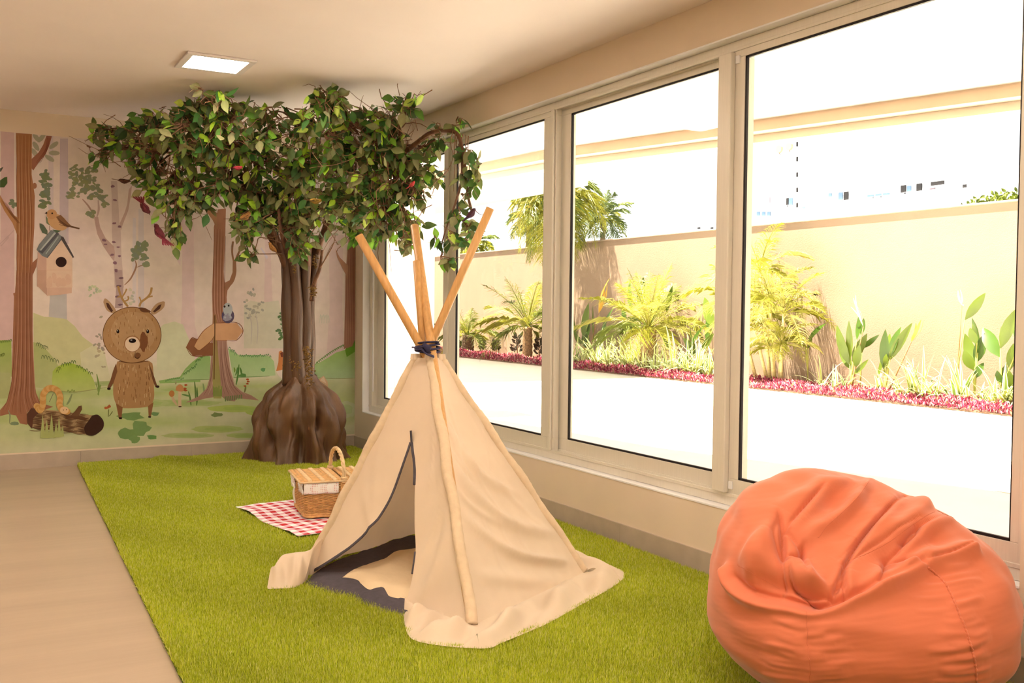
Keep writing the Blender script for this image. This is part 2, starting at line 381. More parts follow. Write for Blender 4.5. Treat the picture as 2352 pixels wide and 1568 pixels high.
tufts(*z4((300,1010),(380,940)),8,5,(84,112,56)); tufts(*z4((180,1130),(300,1040)),9,5,(84,112,56)); tufts(*z4((0,1190),(170,1170)),10,4,(100,128,70)); tufts(*z4((740,950),(1040,945)),16,5,(96,128,74)); tufts(*z4((630,880),(690,920)),5,7,(110,130,84))
stroke(z4((60,1190),(250,1185),(450,1180)),2,(120,130,74),3); stroke(z4((680,1160),(860,1155),(1040,1145)),2,(120,138,80),3); stroke(z2((400,900),(560,915),(800,880)),2.2,(150,140,84),3)
stroke(z3((845,1045),(960,1052),(1070,1048)),1.6,(150,140,90),3)
# watercolour streaks of meadow
for (x,y,w_,h_,c) in [(540,938,60,8,(160,170,50)),(590,945,26,9,(150,168,44)),(420,925,90,8,(150,156,86)),(330,925,60,10,(160,162,94)),(500,985,60,8,(158,160,74)),(560,1000,40,6,(160,168,80)),(430,1000,60,6,(160,158,90)),(265,880,70,6,(150,148,94)),(390,895,40,6,(170,168,108)),(700,1010,20,5,(160,160,100)),(795,940,22,20,(196,184,150)),(150,900,40,6,(150,150,90))]:
    c=[.45*q_+.55*g_ for q_,g_ in zip(c,(182,176,112))]; blob(x,y,w_,h_,c,1,22,.10); blob(x+w_*.1,y,w_*.6,h_*.55,[.8*q_+.2*g_ for q_,g_ in zip(c,(120,150,60))],1,20,.15)
blob(*z2((980,1095))[0],30,9,(118,134,72),3,14,.25); blob(*z2((1060,1180))[0],20,16,(122,138,76),3,14,.3); blob(*z2((960,1225))[0],26,12,(120,136,74),3,14,.25); blob(*z2((1010,1270))[0],12,9,(122,138,76),3,12,.3); blob(*z2((1140,1255))[0],12,6,(110,136,70),3,10,.4)
blob(*z2((1165,1080))[0],9,4,(110,130,76),3,10,.4); blob(*z4((510,1535))[0],12,5,(120,124,70),3,10,.3)
# shrub marks and stalks near the second tree
for p,q,c in [((735,1030),(705,1240),(84,116,52)),((700,1140),(720,1060),(90,122,60)),((760,1140),(745,1060),(84,116,52)),((685,1060),(690,1110),(120,140,60)),((290,1200),(300,1390),(96,112,56)),((315,1260),(312,1440),(84,108,50)),((375,1220),(385,1330),(130,140,86)),((790,1310),(800,1240),(120,110,60)),((230,1300),(255,1440),(90,112,52)),((165,1330),(250,1350),(96,120,60)),((100,1200),(98,1230),(150,140,90))]:
    stroke(z4(p,((p[0]+q[0])/2+4,(p[1]+q[1])/2),q),4,c,4)
blob(*z4((975,1085))[0],6,4,(100,140,80),4,8,.4); blob(*z4((765,1140))[0],9,4,(90,124,60),4,8,.4)
for x,y in ((820,1180),(826,1200),(818,1222),(195,1270),(205,1290),(190,1285),(203,1237),(792,1246)): blob(*z4((x,y))[0],3.4,2.2,(164,74,40),5,7,.3)
# tree 1 (left)
bark=(176,112,70)
poly(z1((150,105),(302,115),(300,500),(330,700),(325,1000),(310,1250),(305,1568),(160,1568),(158,1100),(168,1000),(155,600),(160,400)),bark,5,c2=(160,98,66))
poly(z2((125,0),(245,0),(245,560),(255,800),(270,920),(300,990),(345,1010),(400,1025),(300,1060),(230,1120),(200,1160),(150,1150),(120,1090),(60,1080),(0,1095),(0,1050),(50,990),(85,850),(95,560),(105,200),(98,175),(112,170)),(156,98,66),5)
poly(z1((300,350),(365,290),(410,215),(440,130),(492,135),(465,230),(430,310),(370,380),(315,460),(300,440)),(158,96,68),5)
poly(z1((0,690),(60,800),(130,880),(205,935),(205,1010),(180,1070),(160,1065),(120,960),(40,840),(0,760)),(178,118,72),5)
poly(z1((355,1290),(345,1370),(310,1450),(290,1510),(270,1480),(280,1390),(310,1330)),(150,92,64),5)
blob(*z1((328,605))[0],5,7,(170,108,74),5)
for i in range(13):
    x=155+i*11; stroke(z1((x,130),(x+4*math.sin(i),500),(x+6+i*.6,900),(x+3,1250),(x-6,1540)),1.1,[(128,72,44),(150,90,54),(196,136,88)][i%3],6)
for i in range(15):
    t=i/14; x0=120+120*t; stroke(z2((x0,20),(x0-3+6*t,450),(92+165*t,800),(60+210*t,960),(20+320*t,1050+30*math.sin(t*3))),1.2,[(118,68,48),(140,84,60),(182,122,90)][i%3],6)
for i in range(5): stroke(z1((15+i*12,740+i*8),(90+i*10,860+i*6),(170+i*5,960)),1,(130,78,48),6)
for i in range(4): stroke(z1((448+i*9,150),(430+i*6,260),(340+i*14,390)),1,(120,64,48),6)
for cx,cy,a in ((345,150,.9),(395,150,-.9),(340,230,1.),(510,220,-.6),(515,295,0.05),(470,345,.6),(325,290,.9)): blob(*z1((cx,cy))[0],13,5.5,(168,150,116),3,10,.05,a)
poly(z1((0,555),(40,525),(68,520),(70,580),(40,620),(0,620)),(74,84,44),6); poly(z1((0,440),(34,424),(10,470),(0,472)),(84,78,60),6)
for x,y,R_,n_ in ((440,510,12,9),(430,580,14,12),(420,650,15,12),(420,720,16,14),(400,780,9,6),(130,770,9,8)): leafs(*z1((x,y))[0],R_,n_,(122,120,80),(6,4),3)
# birch
poly(z1((1050,560),(1110,560),(1130,930),(1145,1050),(1150,1250),(1175,1568),(1085,1568),(1075,1300),(1060,1050),(1058,700)),(200,164,142),3)
poly(z2((858,0),(915,0),(925,130),(922,285),(862,285),(870,150)),(176,140,124),3)
poly(z1((1135,960),(1180,860),(1205,780),(1220,640),(1250,600),(1240,700),(1215,840),(1160,980),(1145,1030)),(192,150,126),3)
poly(z1((890,900),(930,900),(950,1000),(1000,1100),(1080,1180),(1090,1250),(1080,1320),(1040,1270),(980,1180),(920,1060)),(186,144,122),3)
stroke(z1((780,730),(840,800),(900,900)),4,(170,128,104),3); stroke(z1((930,740),(935,830),(915,910)),5,(184,146,124),3)
stroke(z1((1180,1545),(1240,1480),(1290,1370),(1280,1310)),4,(160,112,84),3); stroke(z1((1290,1380),(1340,1360),(1380,1360)),2.5,(160,120,90),3)
for x,y in ((1068,610),(1090,740),(1085,960),(1080,1140),(1120,1185),(1090,1335),(1100,1410),(1130,1270),(985,1120),(1000,1160),(1130,990),(1060,1260)): blob(*z1((x,y))[0],4.5,RNG.uniform(1.5,4.5),(134,92,92),4,8,.3)
for x,y in ((890,120),(905,60),(880,200),(900,260)): blob(*z2((x,y))[0],6,2.4,(120,84,84),4,8,.3)
for x,y,R_,n_ in ((720,480,17,20),(850,500,18,22),(760,600,19,20),(880,650,20,22),(690,680,14,14),(960,700,13,12),(860,880,9,7),(1000,790,7,5),(1290,570,8,8),(1370,500,9,7)): leafs(*z1((x,y))[0],R_,n_,(140,132,90),(6,4),4)
for x,y,R_,n_ in ((1330,1160,15,14),(1330,1250,18,14),(1270,1280,9,6),(1390,1320,11,5)): leafs(*z1((x,y))[0],R_,n_,(136,132,92),(7,5),4)
# tree 2 with signpost
poly(z3((272,200),(295,100),(340,95),(335,300),(325,500),(330,520),(345,600),(345,840),(262,840),(265,700),(262,560),(272,300)),(164,106,76),5)
poly(z3((195,45),(240,90),(290,120),(290,210),(265,160),(215,90)),(166,112,76),5)
poly(z4((575,0),(590,215),(640,190),(670,110),(672,0),(708,0),(690,120),(660,230),(620,290),(605,420),(560,400),(480,400),(480,0)),(164,106,76),5)
poly(z4((455,795),(612,795),(625,900),(650,1100),(690,1240),(760,1300),(860,1340),(935,1390),(790,1375),(720,1365),(690,1400),(610,1390),(560,1350),(470,1360),(400,1370),(270,1405),(200,1410),(330,1350),(410,1270),(440,1170),(455,960)),(166,118,92),5)
stroke(z3((380,280),(375,340),(385,400)),4,(156,104,72),5,taper=False); stroke(z3((440,285),(405,360),(388,410),(385,450)),5,(156,104,72),5,taper=False); stroke(z3((388,400),(388,460),(370,510),(330,545)),8,(156,104,72),5,taper=False)
for i in range(9): stroke(z3((275+i*8,210 if i<6 else 250),(270+i*8,400),(268+i*8,640),(285+i*6,730)),1,[(120,70,46),(190,132,100)][i%2],6)
for i in range(11):
    t=i/10; stroke(z4((480+130*t,800),(475+150*t,1000),(440+260*t,1230),(380+430*t,1340)),1.2,[(122,78,66),(196,148,118),(140,92,76)][i%3],6)
poly(z4((205,860),(260,768),(300,770),(480,820),(480,940),(275,945)),(136,82,52),7)
poly(z4((285,850),(320,780),(385,690),(480,620),(495,625),(495,730),(450,800),(345,888),(320,885)),(204,148,98),8); 
poly(z4((500,620),(710,615),(775,695),(710,785),(500,788)),(206,146,98),8)
for q in ([(285,850),(320,780),(385,690),(480,620)],[(285,850),(320,885),(345,888),(450,800),(490,740)],[(500,618),(710,612),(775,695),(710,788),(600,790)],[(205,860),(260,768),(300,772)],[(205,860),(275,945),(470,942)]): stroke(z4(*q),1.6,(132,74,42),9)
poly(z4((478,530),(505,530),(515,620),(515,800),(550,1200),(560,1370),(480,1370),(470,1200),(475,800)),(150,100,62),7,c2=(160,146,78))
stroke(z4((492,540),(492,700),(488,900),(485,1180)),2.2,(100,62,38),9,taper=False)
for i in range(7): stroke(z4((480+i*13,1350),(478+i*14,1290-RNG.uniform(0,50))),3,(128,132,62),8)
for i in range(10): stroke(z4((600+i*18,1400-i*3),(596+i*18,1350-i*2)),3,(104,118,68),8)
# small owl-like bird on the sign
blob(*z4((624,545))[0],14.5,17,(92,74,84),10,18); blob(*z4((622,480))[0],11,15,(176,164,150),11,16,.03); blob(*z4((618,565))[0],9,8,(150,134,134),11,9,.35)
for x,y in ((600,530),(640,535),(652,560),(596,560)): blob(*z4((x,y))[0],3,2.4,(170,158,152),12,7,.3)
blob(*z4((631,443))[0],2,2.2,(20,14,12),13); poly(z4((588,438),(602,450),(592,466),(578,455)),(50,34,30),13)
# birdhouse and its bird
poly(z1((360,1180),(445,1190),(445,1568),(350,1560),(355,1290)),(196,148,120),6)
poly(z2((280,0),(352,0),(352,190),(278,118)),(190,142,112),6); poly(z2((350,0),(540,0),(538,172),(455,185),(352,193)),(208,158,126),6)
poly(z1((440,1290),(580,1095),(685,1280),(685,1568),(440,1568)),(216,172,136),6)
poly(z2((350,-6),(540,-6),(538,6),(350,6)),(214,168,132),6)
for i in range(5): blob(*z1((470+i*45,1450+RNG.uniform(-30,80)))[0],7,12,(211,162,128),7,9,.3)
poly(z1((345,1210),(370,1160),(480,1025),(520,1030),(585,1085),(580,1120),(450,1290),(400,1270)),(124,116,104),8)
poly(z1((365,1225),(400,1250),(560,1060),(540,1045)),(90,82,78),9); poly(z1((375,1215),(388,1220),(530,1055),(515,1045)),(176,164,144),10)
poly(z1((455,1280),(440,1290),(575,1120),(585,1095)),(80,72,70),9); poly(z1((430,1250),(436,1254),(555,1090),(548,1085)),(170,160,140),10)
poly(z1((575,1080),(600,1090),(702,1280),(690,1290),(580,1115)),(84,70,62),9)
blob(*z1((579,1327))[0],12.6,12,(52,32,26),9,20)
blob(*z1((545,950))[0],25,17,(204,148,96),9,20,0,.55); blob(*z1((490,875))[0],12,11.5,(198,138,86),10,16)
poly(z1((530,900),(575,880),(650,960),(680,990),(640,1000),(570,960)),(140,92,58),11); poly(z1((640,975),(680,985),(755,1005),(750,1017),(670,1000)),(110,72,48),11)
for i in range(4): stroke(z1((540+i*6,905+i*22),(590+i*8,950+i*12),(660,992)),1.3,(96,62,42),12)
poly(z1((422,866),(446,850),(448,872)),(60,40,30),11); blob(*z1((494,866))[0],1.9,1.9,(30,18,14),12)
stroke(z1((470,985),(470,1030)),1.5,(120,80,54),9)
poly(z1((375,960),(410,975),(450,1030),(450,1070),(400,1050),(378,1000)),(96,96,70),8); poly(z1((432,890),(440,900),(480,960),(470,980),(440,960)),(120,120,80),8); poly(z1((495,1020),(580,1030),(540,1052)),(88,96,66),9)
# log and caterpillar
poly(z2((200,1070),(240,1035),(480,1060),(640,1085),(720,1090),(760,1110),(740,1200),(690,1240),(480,1210),(260,1190),(205,1150)),(168,128,82),6)
for i in range(26):
    y=1050+i*6; x=215+RNG.uniform(0,60); 
    for k in range(4): stroke(z2((x+k*110,y+k*8),(x+40+k*110,y+5+k*8),(x+85+k*110,y+4+k*8)),1.5,[(84,52,34),(110,70,44)][i%2],7)
poly(z2((200,1080),(235,1035),(300,1040),(300,1060),(250,1110),(240,1190),(205,1150)),(96,58,40),7)
poly(z2((690,1090),(735,1085),(775,1130),(775,1180),(745,1215),(700,1240),(650,1235),(632,1200),(635,1170),(670,1120)),(66,40,28),8,sm=3)
poly(z2((520,1100),(560,1060),(590,1020),(612,1015),(615,1045),(590,1090),(540,1115)),(110,72,44),8); poly(z2((480,1090),(600,1095),(660,1110),(640,1125),(500,1110)),(100,64,40),8)
P=smooth_poly(z2((275,1020),(300,1050),(320,1010),(325,930),(370,885),(425,900),(450,950),(445,1010),(470,1050),(500,1060)),6)
for i,p in enumerate(P): blob(p[0],p[1],7.5 if i<len(P)-8 else 8.5,7.5,[(206,150,84),(196,136,70)][(i//2)%2],9,10)
blob(*z2((482,1050))[0],10,8.5,(222,170,116),10); blob(*z2((475,1048))[0],1,1.2,(40,20,14),11,6); blob(*z2((498,1046))[0],1,1.2,(40,20,14),11,6)
for q in ((300,1260,320,1080,340,1260),(330,1260,350,1120,372,1260),(360,1260,388,1075,405,1255),(400,1260,420,1140,440,1250),(430,1255,440,1100,462,1250),(450,1250,470,1160,480,1245)):
    poly(z2((q[0],q[1]),(q[2],q[3]),(q[4],q[5])),(170,162,90),10)
# deer-like animal
body=(168,118,72)
poly(z2((880,685),(1115,680),(1150,760),(1155,880),(1155,960),(1120,1020),(1000,1035),(900,1030),(860,980),(848,900),(860,760)),body,7,sm=3)
poly(z2((870,1000),(920,1030),(912,1105),(890,1105)),(136,84,50),7); poly(z2((1110,1020),(1152,990),(1132,1100),(1115,1098)),(140,88,52),7)
poly(z2((870,700),(880,760),(850,850),(825,890),(805,880),(830,820),(850,750)),(120,74,46),7); poly(z2((1115,690),(1150,780),(1180,870),(1165,880),(1140,810)),(110,66,42),7)
poly(z2((888,1104),(916,1104),(914,1118),(895,1118)),(46,26,20),8); poly(z2((1112,1096),(1134,1098),(1130,1108),(1112,1106)),(46,26,20),8)
blob(*z2((817,890))[0],4.2,3,(46,26,20),8); blob(*z2((1182,874))[0],4.2,3,(46,26,20),8)
poly(z2((775,240),(785,213),(810,225),(850,270),(872,310),(850,325),(800,300)),(178,132,90),7,sm=3); poly(z2((795,245),(815,250),(848,305),(835,318),(805,280)),(84,50,36),8)
poly(z2((1238,240),(1220,235),(1170,255),(1130,310),(1150,335),(1190,315),(1230,280)),(178,132,90),7,sm=3); poly(z2((1212,255),(1190,265),(1148,310),(1160,318),(1200,290)),(84,50,36),8)
for q,w_ in (([(960,275),(930,235),(905,190),(885,120)],5),([(915,205),(940,165),(950,140)],3.4),([(935,235),(962,220),(960,195)],3.4),([(905,195),(880,205)],3),([(1045,275),(1060,240),(1105,205),(1130,170),(1138,130)],5),([(1105,205),(1145,195)],3.4),([(1060,240),(1045,200)],3.4)): stroke(z2(*q),w_,(172,124,70),8,taper=False)
blob(*z2((990,487))[0],67,64,(172,122,76),9,40); blob(*z2((1000,470))[0],52,48,(180,132,86),10,30)
for i in range(90):
    a=RNG.uniform(0,6.28); r=61*math.sqrt(RNG.uniform(0,1)); x,y=z2((990,487))[0]; x+=r*math.cos(a); y+=r*math.sin(a)*.95; stroke([(x,y-3),(x+.5,y+3)],1.3,[(128,82,48),(200,156,108),(146,96,58)][i%3],11)
for i in range(90):
    x,y=z2((RNG.uniform(880,1135),RNG.uniform(710,1010)))[0]; stroke([(x,y-4),(x,y+4)],1.3,[(138,90,54),(202,158,106),(116,72,44)][i%3],9)
blob(*z2((1085,300))[0],14,5,(104,62,38),11,12,.2,.3); blob(*z2((1075,540))[0],10,22,(122,72,42),11,14,.2)
stroke(z2((890,684),(990,697),(1110,682)),1.8,(96,58,36),11,taper=False)
stroke([tuple(p) for p in [(z2((990,487))[0][0]+67*math.cos(a),z2((990,487))[0][1]+64*math.sin(a)) for a in np.linspace(0,2*PI,30)]],1.4,(100,60,36),11,2,False)
blob(*z2((993,553))[0],19,19,(150,96,58),12,24); blob(*z2((993,555))[0],17,17,(226,186,146),13,24); blob(*z2((993,530))[0],8.5,5.2,(34,20,16),14,16); blob(*z2((985,525))[0],2.4,1.1,(200,180,160),15,8)
stroke(z2((1015,615),(1012,650),(1030,662),(1048,650)),1.8,(60,34,24),13); blob(*z2((1035,640))[0],7,8,(120,74,44),12,12,.2)
for x in (884,1108): blob(*z2((x,460))[0],3.3,4.6,(30,18,14),12,12); blob(*z2((x-2,455))[0],1.1,1.6,(190,170,150),13,8)
# mushrooms, flowers, grass marks, foxes behind the tree
poly(z4((128,1290),(155,1290),(160,1450),(125,1450)),(206,164,120),6); poly(z4((100,1290),(110,1250),(145,1228),(175,1250),(180,1295),(140,1300)),(190,124,72),7,sm=3)
poly(z4((55,1345),(75,1345),(120,1430),(110,1445),(70,1400)),(198,156,112),6); blob(*z4((62,1322))[0],6.5,7.5,(176,108,56),7)
blob(*z4((145,1452))[0],4,1.5,(70,40,30),7)
for x,y in ((795,1035),(820,1020),(810,1030)): blob(*z2((x,y))[0],4,3,(170,86,48),6,8,.3)
stroke(z2((812,1100),(815,1045)),2.4,(100,96,50),5); stroke(z2((845,1060),(820,1095)),2.4,(106,100,56),5)
stroke(z2((740,940),(740,860),(725,780)),4,(120,132,64),4); stroke(z2((735,935),(755,860)),4,(130,140,70),4); stroke(z2((740,920),(720,850)),3,(130,140,70),4)
tufts(*z2((505,910),(550,905)),4,5,(120,126,60)); 
stroke(z2((540,930),(520,980),(500,1010)),5,(132,132,84),4); stroke(z2((400,925),(370,990)),2,(130,110,80),4); stroke(z2((60,1050),(75,1090),(70,1150)),3,(140,134,90),6); blob(*z2((110,1150))[0],10,3.6,(120,124,84),6,8,.3)
poly(z3((638,900),(650,893),(662,905),(668,1045),(650,1010),(622,1010),(635,960)),(206,122,66),4); poly(z3((645,908),(660,900),(662,930),(650,930)),(130,64,44),5); poly(z3((622,1010),(665,1000),(668,1060),(640,1040)),(230,196,166),5)
poly(z3((855,1060),(890,1035),(912,1070),(920,1140),(850,1110)),(214,160,116),4); poly(z3((870,1060),(890,1040),(905,1080)),(226,184,142),5)
# tree 3 at the corner
poly(z3((1030,260),(1073,250),(1073,830),(1050,870),(1003,885),(1010,600),(1012,460)),(166,112,84),5)
poly(z3((955,320),(980,370),(1030,420),(1030,500),(1000,440),(965,370)),(176,120,88),5)
for i in range(6): stroke(z3((1022+i*9,300 if i else 450),(1018+i*10,550),(1012+i*11,860)),1,(132,84,64),6)
for x,y in ((930,180),(945,210),(955,240),(975,285),(930,240)): blob(*z3((x,y))[0],8,3.6,(176,160,128),3,8,.1,RNG.uniform(-1,1))
stroke(z3((980,300),(945,290),(900,370),(880,420)),2,(166,120,92),3)
for i in range(6): stroke(z3((868+i*9,740),(872+i*9,690+5*(i%2)),(880+i*9,740)),1.3,(196,180,150),3)
print('mural levels',stack())
tag(mur.build('woodland_mural',m_mur),'wide watercolour woodland mural with birdhouse, log, deer and signpost on the back wall','wall mural')
# ------------------------------------------------------------------ artificial grass
def gxl(y): return .872-(8.95-y)*.0335
m_turf=newmat('turf_backing',(.10,.15,.008),.9,noise=(30,.25))
b=MB(); yb,yt=YB,WY-.014; q=[(gxl(yb),yb),(WX-.02,yb),(WX-.02,yt),(gxl(yt),yt)]; b.add([(x,y,.001) for x,y in q]+[(x,y,.012) for x,y in q],[(3,2,1,0),(4,5,6,7)]+[(i,(i+1)%4,4+(i+1)%4,4+i) for i in range(4)]); tg=b.build('turf_base',m_turf)
tag(tg,'bright green artificial grass carpet covering the window side of the floor','grass carpet')
def in_poly(x,y,P):
    P=np.array(P); r=np.zeros(len(x),bool); j=len(P)-1
    for i in range(len(P)):
        xi,yi=P[i][:2]; xj,yj=P[j][:2]
        r^=((yi>y)!=(yj>y))&(x<(xj-xi)*(y-yi)/(yj-yi+1e-12)+xi); j=i
    return r
def grass_field():
    r=np.random.default_rng(3)
    n=1650000
    # more blades per square metre close to the camera
    u=r.uniform(0,1,n); y=.9+(WY-.05-.9)*u**1.15; x=gxl(y)+(WX-.045-gxl(y))*r.uniform(0,1,n)
    kk=np.ones(n,bool)
    for P in TURF_HOLES: kk&=~in_poly(x,y,P)
    pj=proj(np.stack([x,y,np.full(n,.02)],1)); kk&=(pj[:,0]>-900)&(pj[:,0]<3300)&(pj[:,1]<2700)
    x,y=x[kk],y[kk]; n=len(x)
    # a crease in the laid turf behind the tree
    h=r.uniform(.018,.034,n); w=r.uniform(.0016,.0030,n)*(1+.06*y); az=r.uniform(0,2*PI,n); le=r.normal(0,.45,n)+.15; ld=r.uniform(0,2*PI,n)
    d=np.abs((x-1.65)*.86+(y-8.72)*.5); lift=.035*np.exp(-(d/.05)**2)*np.exp(-((y-8.55)/.45)**2)
    ca,sa=np.cos(az)*w,np.sin(az)*w
    V=np.empty((n,3,3)); z0=.010+lift
    V[:,0]=np.stack([x-ca,y-sa,z0],1); V[:,1]=np.stack([x+ca,y+sa,z0],1)
    V[:,2]=np.stack([x+h*np.sin(le)*np.cos(ld),y+h*np.sin(le)*np.sin(ld),z0+h*np.cos(le)],1)
    pal=np.array([lin(c) for c in [(184,194,60),(168,180,46),(200,206,76),(146,162,38),(218,220,124),(186,196,62)]])
    c=pal[r.integers(0,len(pal),n)]*r.uniform(.8,1.15,(n,1))
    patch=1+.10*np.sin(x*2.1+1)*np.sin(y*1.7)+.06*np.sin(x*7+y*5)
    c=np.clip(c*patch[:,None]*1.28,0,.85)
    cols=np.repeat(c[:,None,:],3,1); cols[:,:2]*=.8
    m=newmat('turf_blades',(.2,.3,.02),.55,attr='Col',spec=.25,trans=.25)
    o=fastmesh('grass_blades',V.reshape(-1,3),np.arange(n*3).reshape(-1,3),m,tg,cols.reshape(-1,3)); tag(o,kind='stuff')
# ------------------------------------------------------------------ artificial tree
tree=empty('artificial_tree',(2.62,8.40,.01)); tag(tree,'indoor artificial ficus tree on a big brown rock-like stump, in the mural corner','tree')
def loc(P,o): return [tuple(np.array(p)-np.array(o.location)) for p in P]
TC=np.array([2.62,8.40,0.])
m_stump=newmat('stump_resin',(.115,.056,.026),.40,noise=(7,.45,(1,1,.35)),bump=(9,.8,(1,1,.25),.03),spec=.5)
m_trunk=newmat('trunk_resin',(.085,.040,.019),.38,noise=(16,.4,(1,1,.12)),bump=(40,.5,(1,1,.06),.01),spec=.5)
NA,NZ=160,90; prof=smooth_poly([(0,.375),(.05,.36),(.15,.35),(.3,.342),(.42,.335),(.52,.31),(.59,.275),(.64,.215),(.68,.165),(.74,.14)],10)
V=np.zeros((NZ,NA,3))
for j in range(NZ):
    z=.74*j/(NZ-1); r0=np.interp(z,prof[:,0],prof[:,1])
    for i in range(NA):
        a=2*PI*i/NA; ca,sa=math.cos(a),math.sin(a)
        fl=.035*math.sin(7*a+1.2*math.sin(3*z*3+a))+.022*math.sin(13*a+2+4*z)+.014*math.sin(23*a-3*z)
        n1=mnoise.fractal(Vector((ca*2.2,sa*2.2,z*1.6+4)),1,2,4)*.075+mnoise.fractal(Vector((ca*5,sa*5,z*2.4)),1,2,3)*.03
        k=max(0,min(1,(.74-z)/.25)); r=r0*(1+(.05*math.cos(a*2+.6)*k))+ (fl+n1)*k*(1+.15*max(0,(.12-z)/.12))
        zz=z-.05*(z/.74)**2*0
        V[j,i]=(r*ca,r*sa,zz+.012*math.sin(5*a)*(z/.74)*(1-k))
b=MB(); b.grid(V,wrap=True); b.add([(0,0,.74)]+[tuple(V[-1,i]) for i in range(NA)],[(0,1+i,1+(i+1)%NA) for i in range(NA)])
b.build('stump_base',m_stump,tree,smooth=True)
# bundled trunk: several fused shafts
shafts=[(-.098,-.03,.056,-.03),(-.035,-.07,.060,-.03),(.035,-.06,.05,.02),(.085,-.01,.042,.06),(.0,.02,.07,0),(-.06,.05,.05,-.05),(.06,.05,.045,.05)]
tops=[]
for k,(dx,dy,r,sp) in enumerate(shafts):
    b=MB(); P=[];R_=[]
    for i in range(26):
        t=i/25; z=.66+1.22*t; wob=.008*math.sin(t*9+k*2)
        P.append((dx*(1-.05*t)+sp*1.2*t*t+wob-.01*t,dy*(1-.1*t)+wob*.6,z)); R_.append(r*(1.12-.38*t)*(1+.08*math.sin(t*14+k)))
    P=[(p[0]-.015,p[1],p[2]) for p in P]
    b.tube(P,R_,14); b.build('trunk_stem',m_trunk,tree,smooth=True); tops.append(np.array(P[-1])+np.array(tree.location))
m_branch=newmat('branch_bark',(.14,.065,.035),.6,noise=(30,.35,(1,1,.3)),bump=(60,.4))
m_twig=newmat('twig_brown',(.22,.11,.06),.6,noise=(40,.3))
m_moss=newmat('dry_moss',(.20,.11,.03),.9,noise=(60,.5))
# foliage masses: pixel centre, distance from the camera, radius (m)
CL=[(232,300,7.9,.13,7),(225,345,7.9,.12,6),(285,335,7.8,.17,12),(300,295,7.7,.13,9),(350,290,7.6,.18,15),(345,350,7.7,.20,18),(400,285,7.2,.18,15),(415,350,7.6,.22,24),(455,255,7.25,.15,15),(500,235,7.15,.13,14),(488,224,6.9,.09,5),(735,225,6.8,.08,6),(480,310,7.4,.22,24),(540,275,7.2,.20,20),(500,385,7.7,.22,24),(560,350,7.6,.22,24),(610,300,7.4,.20,10),(610,370,7.8,.20,18),(620,260,7.3,.14,5),
 (380,430,7.9,.17,16),(345,410,7.9,.14,10),(400,480,7.8,.15,15),(440,450,7.8,.17,17),(400,535,7.8,.10,8),(500,440,7.9,.18,18),(560,440,8.0,.20,20),(620,440,8.1,.20,22),(590,495,8.0,.18,20),(560,540,7.9,.13,11),(650,500,8.1,.15,16),(690,540,8.05,.14,16),(640,470,8.1,.17,16),
 (690,300,7.4,.20,20),(700,370,7.7,.23,26),(680,430,7.9,.21,24),(760,250,6.95,.17,18),(770,225,6.75,.10,8),(780,310,7.3,.22,24),(760,390,7.6,.23,28),(750,460,7.8,.20,24),(720,500,8.0,.18,18),(840,290,7.1,.19,18),(830,350,7.4,.22,26),(850,420,7.5,.22,26),(820,470,7.6,.18,20),(890,270,7.0,.14,9),(900,330,7.2,.19,18),(920,390,7.4,.20,20),(900,450,7.5,.18,18),(880,510,7.5,.16,16),(930,500,7.5,.14,12),(860,540,7.5,.12,10),(800,520,7.7,.15,12),(940,235,6.85,.11,9),(965,350,7.3,.14,8),(985,395,7.3,.11,9),(955,440,7.4,.12,9),(700,580,8.1,.09,8),(930,555,7.4,.08,5),(1000,320,7.2,.08,3)]
VINE=[(1055,275,7.1,.05,3),(1075,345,7.05,.07,5),(1100,385,7.05,.07,6),(1095,425,7.05,.05,4),(1070,400,7.05,.07,6),(1065,450,7.05,.06,5),(1050,500,7.05,.08,8),(1070,520,7.05,.07,6),(1000,545,7.0,.06,4),(1030,545,7.0,.06,5),(1075,555,7.05,.04,2),(1020,590,7.0,.04,2),(1010,300,7.1,.06,3)]
pal=[lin(c) for c in [(58,80,42),(76,98,50),(104,122,64),(124,130,82),(138,138,96),(84,126,50),(66,108,54),(150,148,104),(108,112,72)]]
lime=[lin(c) for c in [(164,204,60),(188,212,96),(132,186,66)]]
LV=[];LF=[];LC=[]
def leaf(p,d,up,L,c):
    if math.hypot(p[0]-1.46,p[1]-6.53)<.34 and p[2]>2.5: return
    d=d/np.linalg.norm(d); s=np.cross(d,up); s/=np.linalg.norm(s)+1e-9; n=np.cross(s,d)
    k=len(LV); w=L*.27
    prof=[(0,0),(.12,.45),(.32,.95),(.5,1.),(.72,.7),(.88,.32),(1.02,0)]
    curl=random.uniform(-.12,.22)
    for t,ww in prof:
        m=p+d*L*t-n*L*curl*t*t
        LV.append(m); LV.append(m+s*w*ww+n*w*.22*ww); LV.append(m-s*w*ww+n*w*.22*ww)
        dk=(1.0,.93,.93) 
        LC.append(np.array(c)*1.18); LC.append(np.array(c)); LC.append(np.array(c)*.93)
    for i in range(len(prof)-1):
        a=k+3*i; b_=a+3
        LF.append((a,a+1,b_+1,b_)); LF.append((a+2,a,b_,b_+2))
tw=MB(); br=MB()
def wob(p,q,n,amp,sag=0):
    out=[]
    o1,o2,o3=[random.uniform(-1,1) for _ in range(3)]
    for i in range(n+1):
        t=i/n; w=math.sin(PI*t)
        out.append(p+(q-p)*t+np.array([o1*math.sin(t*7),o2*math.sin(t*5+1),o3*math.sin(t*6)])*amp*w+np.array([0,0,sag*w]))
    return out
